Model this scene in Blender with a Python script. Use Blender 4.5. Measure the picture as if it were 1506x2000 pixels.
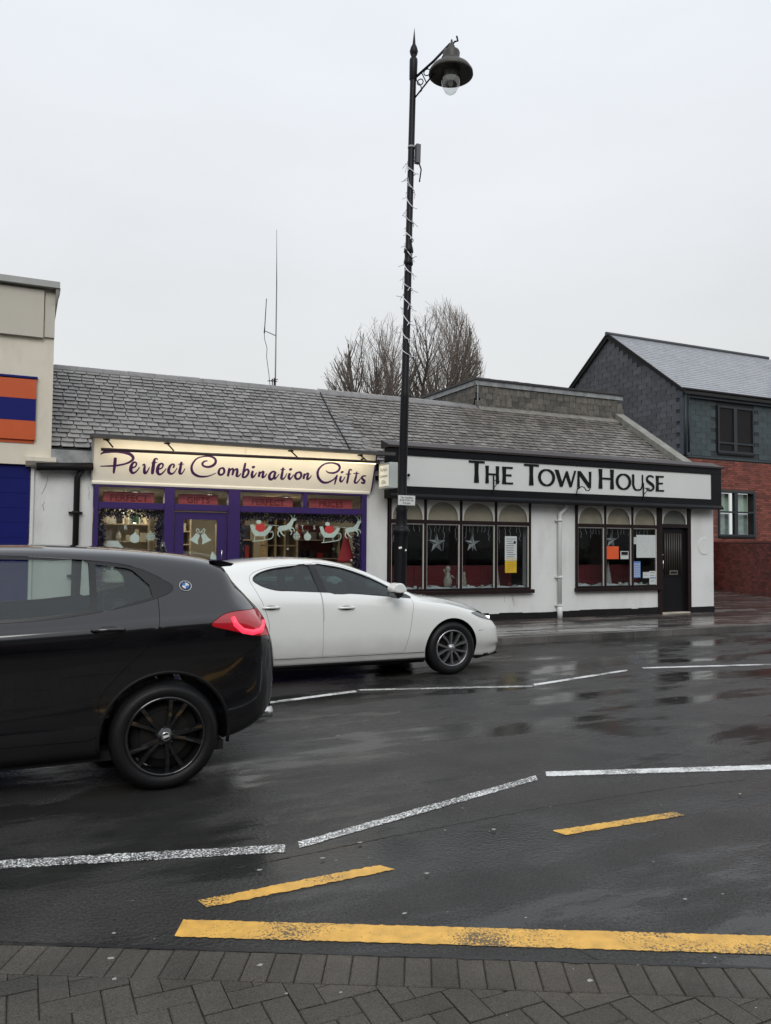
import bpy, bmesh, math, random
from mathutils import Vector, Matrix, Euler, noise
from mathutils.bvhtree import BVHTree
random.seed(7)
R = math.radians
scene = bpy.context.scene
for o in list(bpy.data.objects): bpy.data.objects.remove(o)
COL = scene.collection

# ------------------------------------------------------------------ camera
F_PX, YAW, PITCH, ROLL, CAM_H = 1530.0, R(25), R(2.36), R(.5), 1.6
fw = Vector((math.sin(YAW)*math.cos(PITCH), math.cos(YAW)*math.cos(PITCH), math.sin(PITCH)))
r0 = Vector((math.cos(YAW), -math.sin(YAW), 0)); u0 = r0.cross(fw)
rt = math.cos(ROLL)*r0 + math.sin(ROLL)*u0; up = math.cos(ROLL)*u0 - math.sin(ROLL)*r0
cd = bpy.data.cameras.new('camera'); cam = bpy.data.objects.new('camera', cd); COL.objects.link(cam)
cam.matrix_world = Matrix(((rt.x, up.x, -fw.x, 0), (rt.y, up.y, -fw.y, 0), (rt.z, up.z, -fw.z, CAM_H), (0, 0, 0, 1)))
cd.sensor_fit = 'VERTICAL'; cd.sensor_height = 24; cd.lens = 24*F_PX/2000; cd.clip_end = 3000; cd.clip_start = .05
scene.camera = cam

# ------------------------------------------------------------------ sky: a closed overcast over a little clear-sky light
SUN_EL, SUN_AZ = R(38), R(200)
world = bpy.data.worlds.new('World'); scene.world = world; world.use_nodes = True
nt = world.node_tree; nt.nodes.clear()
def wn(t, **k):
    n = nt.nodes.new(t)
    for a, b in k.items(): setattr(n, a, b)
    return n
sky = wn('ShaderNodeTexSky', sky_type='NISHITA', sun_disc=False, sun_elevation=SUN_EL, sun_rotation=SUN_AZ, air_density=1.5, dust_density=4)
hs = wn('ShaderNodeHueSaturation'); hs.inputs['Saturation'].default_value = .25; hs.inputs['Value'].default_value = .5
nt.links.new(sky.outputs[0], hs.inputs['Color'])
tc = wn('ShaderNodeTexCoord'); sep = wn('ShaderNodeSeparateXYZ'); nt.links.new(tc.outputs['Generated'], sep.inputs[0])
ramp = wn('ShaderNodeValToRGB'); e = ramp.color_ramp.elements
e[0].position = 0; e[0].color = (.725, .745, .735, 1); e[1].position = .62; e[1].color = (.91, .96, 1.03, 1)
m_ = ramp.color_ramp.elements.new(.28); m_.color = (.80, .82, .84, 1)
nt.links.new(sep.outputs['Z'], ramp.inputs[0])
nz = wn('ShaderNodeTexNoise'); nz.inputs['Scale'].default_value = 1.6; nz.inputs['Detail'].default_value = 5
mp = wn('ShaderNodeMapping'); mp.inputs['Scale'].default_value = (1, 1, 2.6)
nt.links.new(tc.outputs['Generated'], mp.inputs[0]); nt.links.new(mp.outputs[0], nz.inputs['Vector'])
mr = wn('ShaderNodeMapRange'); mr.inputs[1].default_value = .3; mr.inputs[2].default_value = .7; mr.inputs[3].default_value = .93; mr.inputs[4].default_value = 1.05
nt.links.new(nz.outputs[0], mr.inputs[0])
vm = wn('ShaderNodeVectorMath', operation='SCALE'); nt.links.new(ramp.outputs[0], vm.inputs[0]); nt.links.new(mr.outputs[0], vm.inputs['Scale'])
v10 = wn('ShaderNodeVectorMath', operation='SCALE'); v10.inputs['Scale'].default_value = 10; nt.links.new(vm.outputs[0], v10.inputs[0])
mx = wn('ShaderNodeMix', data_type='RGBA'); mx.inputs[0].default_value = .04
nt.links.new(v10.outputs[0], mx.inputs[6]); nt.links.new(hs.outputs[0], mx.inputs[7])
bg = wn('ShaderNodeBackground'); bg.inputs['Strength'].default_value = .1
out = wn('ShaderNodeOutputWorld'); nt.links.new(mx.outputs[2], bg.inputs[0]); nt.links.new(bg.outputs[0], out.inputs[0])
sl = bpy.data.lights.new('sun', 'SUN'); sl.energy = 1.25; sl.angle = R(30); sl.color = (1, .98, .95)
so = bpy.data.objects.new('sun', sl); COL.objects.link(so)
so.rotation_euler = (R(52), 0, R(180)-SUN_AZ)
vs = scene.view_settings; vs.view_transform = 'Standard'; vs.look = 'None'; vs.exposure = 0; vs.gamma = 1; vs.use_curve_mapping = False
scene.render.resolution_x, scene.render.resolution_y = 771, 1024

# ------------------------------------------------------------------ materials
MATS = {}
def mat(name, col, rough=.6, metal=0, var=.12, vscale=3, bump=0, bscale=40, spec=.5, coat=0, emit=None, estr=0, per=0, dirt=None, dscale=1.5, damt=.5, trans=0):
    if name in MATS: return MATS[name]
    m = bpy.data.materials.new(name); m.use_nodes = True; t = m.node_tree; b = t.nodes['Principled BSDF']
    N = t.nodes.new; Lk = t.links.new
    tc = N('ShaderNodeTexCoord'); geo = N('ShaderNodeNewGeometry')
    nz = N('ShaderNodeTexNoise'); nz.inputs['Scale'].default_value = vscale; nz.inputs['Detail'].default_value = 6; Lk(geo.outputs['Position'], nz.inputs['Vector'])
    r = N('ShaderNodeMapRange'); r.inputs[1].default_value = .3; r.inputs[2].default_value = .7; r.inputs[3].default_value = 1-var; r.inputs[4].default_value = 1+var
    Lk(nz.outputs[0], r.inputs[0])
    val = r.outputs[0]
    if per:
        oi = N('ShaderNodeObjectInfo'); ad = N('ShaderNodeMath'); ad.operation = 'ADD'; Lk(oi.outputs['Random'], ad.inputs[0]); Lk(geo.outputs['Random Per Island'], ad.inputs[1])
        fr = N('ShaderNodeMath'); fr.operation = 'FRACT'; Lk(ad.outputs[0], fr.inputs[0])
        r2 = N('ShaderNodeMapRange'); r2.inputs[3].default_value = 1-per; r2.inputs[4].default_value = 1+per; Lk(fr.outputs[0], r2.inputs[0])
        mu = N('ShaderNodeMath'); mu.operation = 'MULTIPLY'; Lk(val, mu.inputs[0]); Lk(r2.outputs[0], mu.inputs[1]); val = mu.outputs[0]
    sc = N('ShaderNodeVectorMath'); sc.operation = 'SCALE'; sc.inputs[0].default_value = col; Lk(val, sc.inputs['Scale'])
    c = sc.outputs[0]
    if dirt:
        dn = N('ShaderNodeTexNoise'); dn.inputs['Scale'].default_value = dscale; dn.inputs['Detail'].default_value = 8; dn.inputs['Roughness'].default_value = .65
        mpn = N('ShaderNodeMapping'); mpn.inputs['Scale'].default_value = (1.6, 1.6, .6); Lk(geo.outputs['Position'], mpn.inputs[0]); Lk(mpn.outputs[0], dn.inputs['Vector'])
        dr = N('ShaderNodeMapRange'); dr.inputs[1].default_value = .5; dr.inputs[2].default_value = .78; dr.inputs[3].default_value = 0; dr.inputs[4].default_value = damt; Lk(dn.outputs[0], dr.inputs[0])
        mm = N('ShaderNodeMix'); mm.data_type = 'RGBA'; Lk(dr.outputs[0], mm.inputs[0]); Lk(c, mm.inputs[6]); mm.inputs[7].default_value = (*dirt, 1); c = mm.outputs[2]
    Lk(c, b.inputs['Base Color'])
    b.inputs['Roughness'].default_value = rough; b.inputs['Metallic'].default_value = metal
    b.inputs['Specular IOR Level'].default_value = spec; b.inputs['Coat Weight'].default_value = coat; b.inputs['Coat Roughness'].default_value = .03
    if emit: b.inputs['Emission Color'].default_value = (*emit, 1); b.inputs['Emission Strength'].default_value = estr
    if bump:
        bn = N('ShaderNodeTexNoise'); bn.inputs['Scale'].default_value = bscale; bn.inputs['Detail'].default_value = 4; Lk(geo.outputs['Position'], bn.inputs['Vector'])
        bp = N('ShaderNodeBump'); bp.inputs['Strength'].default_value = bump; bp.inputs['Distance'].default_value = .01; Lk(bn.outputs[0], bp.inputs['Height']); Lk(bp.outputs[0], b.inputs['Normal'])
    MATS[name] = m; return m

def glass_mat(name, tint=(1, 1, 1), base=.05, rough=.0, dens=1.0):
    if name in MATS: return MATS[name]
    m = bpy.data.materials.new(name); m.use_nodes = True; t = m.node_tree; t.nodes.clear(); N = t.nodes.new; Lk = t.links.new
    tr = N('ShaderNodeBsdfTransparent'); tr.inputs[0].default_value = (*[c*dens for c in tint], 1)
    gl = N('ShaderNodeBsdfGlossy'); gl.inputs['Roughness'].default_value = rough
    lw = N('ShaderNodeLayerWeight'); lw.inputs[0].default_value = .5
    p = N('ShaderNodeMath'); p.operation = 'POWER'; p.inputs[1].default_value = 5; Lk(lw.outputs['Facing'], p.inputs[0])
    ma = N('ShaderNodeMath'); ma.operation = 'MULTIPLY_ADD'; ma.inputs[1].default_value = .9; ma.inputs[2].default_value = base; Lk(p.outputs[0], ma.inputs[0])
    nz = N('ShaderNodeTexNoise'); nz.inputs['Scale'].default_value = 1.2; bp = N('ShaderNodeBump'); bp.inputs['Strength'].default_value = .02; bp.inputs['Distance'].default_value = .05
    Lk(nz.outputs[0], bp.inputs['Height']); Lk(bp.outputs[0], gl.inputs['Normal'])
    mx = N('ShaderNodeMixShader'); Lk(ma.outputs[0], mx.inputs[0]); Lk(tr.outputs[0], mx.inputs[1]); Lk(gl.outputs[0], mx.inputs[2])
    o = N('ShaderNodeOutputMaterial'); Lk(mx.outputs[0], o.inputs[0]); MATS[name] = m; return m

def wet_ground(name, col, scale_grain=170, wet=.5, per=0, dark=(.62, .66, .66), rough_lo=.05, rough_hi=.34, bump=.5, col2=None):
    """dark mineral surface with a thin uneven film of rain water"""
    if name in MATS: return MATS[name]
    m = bpy.data.materials.new(name); m.use_nodes = True; t = m.node_tree; b = t.nodes['Principled BSDF']; N = t.nodes.new; Lk = t.links.new
    geo = N('ShaderNodeNewGeometry')
    mp = N('ShaderNodeMapping'); mp.inputs['Scale'].default_value = (.45, 1.5, 1); Lk(geo.outputs['Position'], mp.inputs[0])
    big = N('ShaderNodeTexNoise'); big.inputs['Scale'].default_value = 1.0; big.inputs['Detail'].default_value = 7; big.inputs['Roughness'].default_value = .6; Lk(mp.outputs[0], big.inputs['Vector'])
    gr = N('ShaderNodeTexNoise'); gr.inputs['Scale'].default_value = scale_grain; gr.inputs['Detail'].default_value = 6; gr.inputs['Roughness'].default_value = .72; Lk(geo.outputs['Position'], gr.inputs['Vector'])
    vo = N('ShaderNodeTexVoronoi'); vo.inputs['Scale'].default_value = scale_grain*.6; Lk(geo.outputs['Position'], vo.inputs['Vector'])
    wr = N('ShaderNodeMapRange'); wr.inputs[1].default_value = .52-.12*wet; wr.inputs[2].default_value = .62-.1*wet; ed_ = N('ShaderNodeMath'); ed_.operation = 'MULTIPLY_ADD'; ed_.inputs[1].default_value = .16; Lk(gr.outputs[0], ed_.inputs[0]); Lk(big.outputs[0], ed_.inputs[2]); es_ = N('ShaderNodeMath'); es_.operation = 'SUBTRACT'; es_.inputs[1].default_value = .08; Lk(ed_.outputs[0], es_.inputs[0]); Lk(es_.outputs[0], wr.inputs[0])   # wetness 0..1
    # colour
    g2 = N('ShaderNodeMapRange'); g2.inputs[1].default_value = .3; g2.inputs[2].default_value = .72; g2.inputs[3].default_value = .3; g2.inputs[4].default_value = 2.0; Lk(gr.outputs[0], g2.inputs[0])
    md = N('ShaderNodeTexNoise'); md.inputs['Scale'].default_value = 2.2; md.inputs['Detail'].default_value = 6; Lk(geo.outputs['Position'], md.inputs['Vector'])
    g3 = N('ShaderNodeMapRange'); g3.inputs[1].default_value = .3; g3.inputs[2].default_value = .7; g3.inputs[3].default_value = .75; g3.inputs[4].default_value = 1.25; Lk(md.outputs[0], g3.inputs[0])
    mu = N('ShaderNodeMath'); mu.operation = 'MULTIPLY'; Lk(g2.outputs[0], mu.inputs[0]); Lk(g3.outputs[0], mu.inputs[1]); v = mu.outputs[0]
    if per:
        oi = N('ShaderNodeObjectInfo'); ad = N('ShaderNodeMath'); ad.operation = 'ADD'; Lk(oi.outputs['Random'], ad.inputs[0]); Lk(geo.outputs['Random Per Island'], ad.inputs[1])
        fr = N('ShaderNodeMath'); fr.operation = 'FRACT'; Lk(ad.outputs[0], fr.inputs[0])
        r2 = N('ShaderNodeMapRange'); r2.inputs[3].default_value = 1-per; r2.inputs[4].default_value = 1+per; Lk(fr.outputs[0], r2.inputs[0])
        m2 = N('ShaderNodeMath'); m2.operation = 'MULTIPLY'; Lk(v, m2.inputs[0]); Lk(r2.outputs[0], m2.inputs[1]); v = m2.outputs[0]
    src = None
    if col2:
        cn = N('ShaderNodeTexNoise'); cn.inputs['Scale'].default_value = .5; cn.inputs['Detail'].default_value = 3; Lk(geo.outputs['Position'], cn.inputs['Vector'])
        cr = N('ShaderNodeMapRange'); cr.inputs[1].default_value = .4; cr.inputs[2].default_value = .6; Lk(cn.outputs[0], cr.inputs[0])
        cm = N('ShaderNodeMix'); cm.data_type = 'RGBA'; cm.inputs[6].default_value = (*col, 1); cm.inputs[7].default_value = (*col2, 1); Lk(cr.outputs[0], cm.inputs[0]); src = cm.outputs[2]
    sc = N('ShaderNodeVectorMath'); sc.operation = 'SCALE'; Lk(v, sc.inputs['Scale'])
    if src: Lk(src, sc.inputs[0])
    else: sc.inputs[0].default_value = col
    dk = N('ShaderNodeVectorMath'); dk.operation = 'MULTIPLY'; dk.inputs[1].default_value = dark; Lk(sc.outputs[0], dk.inputs[0])
    cm = N('ShaderNodeMix'); cm.data_type = 'RGBA'; Lk(wr.outputs[0], cm.inputs[0]); Lk(sc.outputs[0], cm.inputs[6]); Lk(dk.outputs[0], cm.inputs[7]); Lk(cm.outputs[2], b.inputs['Base Color'])
    rr = N('ShaderNodeMapRange'); rr.inputs[3].default_value = rough_hi; rr.inputs[4].default_value = rough_lo; Lk(wr.outputs[0], rr.inputs[0]); Lk(rr.outputs[0], b.inputs['Roughness'])
    b.inputs['IOR'].default_value = 1.36
    h = N('ShaderNodeMath'); h.operation = 'ADD'; Lk(gr.outputs[0], h.inputs[0]); Lk(vo.outputs[0], h.inputs[1])
    bp = N('ShaderNodeBump'); bp.inputs['Distance'].default_value = .006; Lk(h.outputs[0], bp.inputs['Height'])
    br = N('ShaderNodeMapRange'); br.inputs[3].default_value = bump; br.inputs[4].default_value = bump*.1; Lk(wr.outputs[0], br.inputs[0]); Lk(br.outputs[0], bp.inputs['Strength'])
    Lk(bp.outputs[0], b.inputs['Normal']); MATS[name] = m; return m

def paint_mat(name, col, wear=.5, under=(.034, .033, .031), amp=.16):
    """road paint rubbed off the tops of the stones"""
    if name in MATS: return MATS[name]
    m = bpy.data.materials.new(name); m.use_nodes = True; t = m.node_tree; b = t.nodes['Principled BSDF']; N = t.nodes.new; Lk = t.links.new
    geo = N('ShaderNodeNewGeometry')
    fine = N('ShaderNodeTexNoise'); fine.inputs['Scale'].default_value = 95; fine.inputs['Detail'].default_value = 4; fine.inputs['Roughness'].default_value = .7; Lk(geo.outputs['Position'], fine.inputs['Vector'])
    big = N('ShaderNodeTexNoise'); big.inputs['Scale'].default_value = 2.6; big.inputs['Detail'].default_value = 4; Lk(geo.outputs['Position'], big.inputs['Vector'])
    mb = N('ShaderNodeMapRange'); mb.inputs[1].default_value = .35; mb.inputs[2].default_value = .65; mb.inputs[3].default_value = -amp; mb.inputs[4].default_value = amp; Lk(big.outputs[0], mb.inputs[0])
    ad = N('ShaderNodeMath'); ad.operation = 'ADD'; Lk(fine.outputs[0], ad.inputs[0]); Lk(mb.outputs[0], ad.inputs[1])
    th = N('ShaderNodeMapRange'); th.inputs[1].default_value = wear-.02; th.inputs[2].default_value = wear+.03; Lk(ad.outputs[0], th.inputs[0])
    sc = N('ShaderNodeVectorMath'); sc.operation = 'SCALE'; sc.inputs[0].default_value = col
    v = N('ShaderNodeMapRange'); v.inputs[1].default_value = .3; v.inputs[2].default_value = .7; v.inputs[3].default_value = .8; v.inputs[4].default_value = 1.15
    n2 = N('ShaderNodeTexNoise'); n2.inputs['Scale'].default_value = 14; n2.inputs['Detail'].default_value = 6; Lk(geo.outputs['Position'], n2.inputs['Vector']); Lk(n2.outputs[0], v.inputs[0]); Lk(v.outputs[0], sc.inputs['Scale'])
    cm = N('ShaderNodeMix'); cm.data_type = 'RGBA'; Lk(th.outputs[0], cm.inputs[0]); cm.inputs[6].default_value = (*under, 1); Lk(sc.outputs[0], cm.inputs[7]); Lk(cm.outputs[2], b.inputs['Base Color'])
    b.inputs['Roughness'].default_value = .42
    bp = N('ShaderNodeBump'); bp.inputs['Distance'].default_value = .003; bp.inputs['Strength'].default_value = .6; Lk(ad.outputs[0], bp.inputs['Height']); Lk(bp.outputs[0], b.inputs['Normal'])
    MATS[name] = m; return m

# ------------------------------------------------------------------ mesh building
def tag(o, label=None, cat=None, group=None, kind=None):
    if label: o['label'] = label
    if cat: o['category'] = cat
    if group: o['group'] = group
    if kind: o['kind'] = kind
    return o
WPOS = {}
def thing(name, label, cat, loc=(0, 0, 0), group=None):
    o = bpy.data.objects.new(name, None); COL.objects.link(o); o.location = loc; o.empty_display_size = .2
    WPOS[o] = Vector(loc); return tag(o, label, cat, group)
def link_mesh(name, me, parent=None, loc=None):
    o = bpy.data.objects.new(name, me); COL.objects.link(o)
    if parent: o.parent = parent; WPOS[o] = WPOS[parent]
    else: o.location = loc or (0, 0, 0); WPOS[o] = Vector(o.location)
    return o
class MB:
    def __init__(s): s.v = []; s.f = []; s.mi = []; s.cur = 0; s.smooth = []
    def add(s, vs, fs, smooth=False):
        n = len(s.v); s.v += [tuple(p) for p in vs]; s.f += [tuple(i+n for i in f) for f in fs]; s.mi += [s.cur]*len(fs); s.smooth += [smooth]*len(fs); return s
    def box(s, x0, x1, y0, y1, z0, z1):
        return s.add([(x0, y0, z0), (x1, y0, z0), (x1, y1, z0), (x0, y1, z0), (x0, y0, z1), (x1, y0, z1), (x1, y1, z1), (x0, y1, z1)],
                     [(3, 2, 1, 0), (4, 5, 6, 7), (0, 1, 5, 4), (1, 2, 6, 5), (2, 3, 7, 6), (3, 0, 4, 7)])
    def obox(s, c, ax, ay, az, hx, hy, hz):
        c = Vector(c); ax = Vector(ax).normalized()*hx; ay = Vector(ay).normalized()*hy; az = Vector(az).normalized()*hz
        return s.add([c+a*ax+b*ay+d*az for d in (-1, 1) for a, b in ((-1, -1), (1, -1), (1, 1), (-1, 1))],
                     [(3, 2, 1, 0), (4, 5, 6, 7), (0, 1, 5, 4), (1, 2, 6, 5), (2, 3, 7, 6), (3, 0, 4, 7)])
    def prism(s, poly, f, d):
        """poly: 2D points; f maps (a,b) to a 3D point; d: 3D extrusion vector"""
        a = [Vector(f(*p)) for p in poly]; d = Vector(d); n = len(a)
        return s.add(a+[p+d for p in a], [tuple(range(n)), tuple(range(2*n-1, n-1, -1))]+[(i, i+n, (i+1) % n+n, (i+1) % n) for i in range(n)])
    def tube(s, pts, rad, n=8, caps=True, smooth=True):
        pts = [Vector(p) for p in pts]; rad = rad if isinstance(rad, (list, tuple)) else [rad]*len(pts)
        vs = []; fs = []; ref = None
        for i, p in enumerate(pts):
            t = (pts[min(i+1, len(pts)-1)]-pts[max(i-1, 0)]).normalized()
            if ref is None: ref = Vector((0, 0, 1)) if abs(t.z) < .9 else Vector((1, 0, 0))
            u = (ref - t*ref.dot(t)); u = u.normalized() if u.length > 1e-6 else t.orthogonal().normalized()
            ref = u; w = t.cross(u)
            vs += [p+(u*math.cos(2*math.pi*k/n)+w*math.sin(2*math.pi*k/n))*rad[i] for k in range(n)]
        for i in range(len(pts)-1):
            for k in range(n): fs.append((i*n+k, i*n+(k+1) % n, (i+1)*n+(k+1) % n, (i+1)*n+k))
        s.add(vs, fs, smooth)
        if caps:
            m = len(s.v)-len(vs)
            s.f.append(tuple(m+k for k in range(n-1, -1, -1))); s.f.append(tuple(m+(len(pts)-1)*n+k for k in range(n))); s.mi += [s.cur]*2; s.smooth += [False]*2
        return s
    def lathe(s, prof, c=(0, 0, 0), axis='Z', n=32, smooth=True, closed=False):
        """prof: (radius, height) pairs"""
        vs = []; fs = []; c = Vector(c)
        for r, h in prof:
            for k in range(n):
                a = 2*math.pi*k/n; x, y = r*math.cos(a), r*math.sin(a)
                vs.append(c+(Vector((x, y, h)) if axis == 'Z' else Vector((x, h, y)) if axis == 'Y' else Vector((h, x, y))))
        m = len(prof)
        for i in range(m-1 if not closed else m):
            for k in range(n): fs.append((i*n+k, i*n+(k+1) % n, ((i+1) % m)*n+(k+1) % n, ((i+1) % m)*n+k))
        return s.add(vs, fs, smooth)
    def ribbon(s, pts, f, d):
        """pts: (a,b,width); a brush stroke lying in the plane mapped by f, thickness vector d"""
        L, Rr = [], []
        P = [Vector((p[0], p[1])) for p in pts]; W = [p[2] for p in pts]
        # smooth resample
        Q, WW = [], []
        for i in range(len(P)-1):
            p0, p1, p2, p3 = P[max(i-1, 0)], P[i], P[i+1], P[min(i+2, len(P)-1)]
            for k in range(5):
                t = k/5; t2 = t*t; t3 = t2*t
                Q.append(.5*((2*p1)+(p2-p0)*t+(2*p0-5*p1+4*p2-p3)*t2+(3*p1-p0-3*p2+p3)*t3)); WW.append(W[i]*(1-t)+W[i+1]*t)
        Q.append(P[-1]); WW.append(W[-1])
        for i, q in enumerate(Q):
            t = Q[min(i+1, len(Q)-1)]-Q[max(i-1, 0)]; t = t.normalized() if t.length else Vector((1, 0)); nrm = Vector((-t.y, t.x))
            w = WW[i]/2*(.55 if i in (0, len(Q)-1) else 1)
            L.append(q+nrm*w); Rr.append(q-nrm*w)
        n = len(Q); d = Vector(d); vs = [Vector(f(*p)) for p in L]+[Vector(f(*p)) for p in Rr]; vs += [p+d for p in vs]
        fs = [(i, i+1, n+i+1, n+i) for i in range(n-1)]+[(2*n+i, 3*n+i, 3*n+i+1, 2*n+i+1) for i in range(n-1)]
        fs += [(i, 2*n+i, 2*n+i+1, i+1) for i in range(n-1)]+[(n+i, n+i+1, 3*n+i+1, 3*n+i) for i in range(n-1)]+[(0, n, 3*n, 2*n), (n-1, 3*n-1, 4*n-1, 2*n-1)]
        return s.add(vs, fs)
    def build(s, name, mats, parent=None, loc=None, weld=False):
        me = bpy.data.meshes.new(name); o = link_mesh(name, me, parent, loc); w = WPOS[o]
        me.from_pydata([Vector(p)-w for p in s.v], [], s.f)
        mats = mats if isinstance(mats, (list, tuple)) else [mats]
        for m in mats: me.materials.append(m)
        me.polygons.foreach_set('material_index', s.mi); me.polygons.foreach_set('use_smooth', s.smooth)
        bm = bmesh.new(); bm.from_mesh(me)
        if weld: bmesh.ops.remove_doubles(bm, verts=bm.verts, dist=1e-5)
        bmesh.ops.recalc_face_normals(bm, faces=bm.faces); bm.to_mesh(me); bm.free()
        me.validate(); me.update(); return o
def box(name, m, parent, *a, loc=None): return MB().box(*a).build(name, m, parent, loc)
def bevel(o, w=.006, seg=2):
    b = o.modifiers.new('bevel', 'BEVEL'); b.width = w; b.segments = seg; b.limit_method = 'ANGLE'; return o
def place_piece(name, me, parent, M):
    o = bpy.data.objects.new(name, me); COL.objects.link(o)
    o.parent = parent; o.matrix_local = Matrix.Translation(-WPOS[parent]) @ M; WPOS[o] = WPOS[parent]; return o
def copy_tree(o, parent=None):
    c = o.copy(); COL.objects.link(c); c.parent = parent
    for ch in o.children: copy_tree(ch, c)
    return c
def text_obj(txt, size, fmap, m, name, parent, xs=1.0, thick=.001, bold=0, align='CENTER'):
    """flat printed lettering turned into a thin mesh; fmap maps text x,y,depth to world"""
    cu = bpy.data.curves.new('print', 'FONT'); cu.body = txt; cu.size = size; cu.align_x = align; cu.align_y = 'CENTER'; cu.resolution_u = 2; cu.extrude = thick/2; cu.offset = bold
    to = bpy.data.objects.new('print', cu); COL.objects.link(to); dg = bpy.context.evaluated_depsgraph_get(); dg.update()
    me = bpy.data.meshes.new_from_object(to.evaluated_get(dg)); bpy.data.objects.remove(to)
    o = link_mesh(name, me, parent); w = WPOS[o]
    for v in me.vertices: v.co = Vector(fmap(v.co.x*xs, v.co.y, v.co.z))-w
    me.materials.clear(); me.materials.append(m); me.update(); return o
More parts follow.
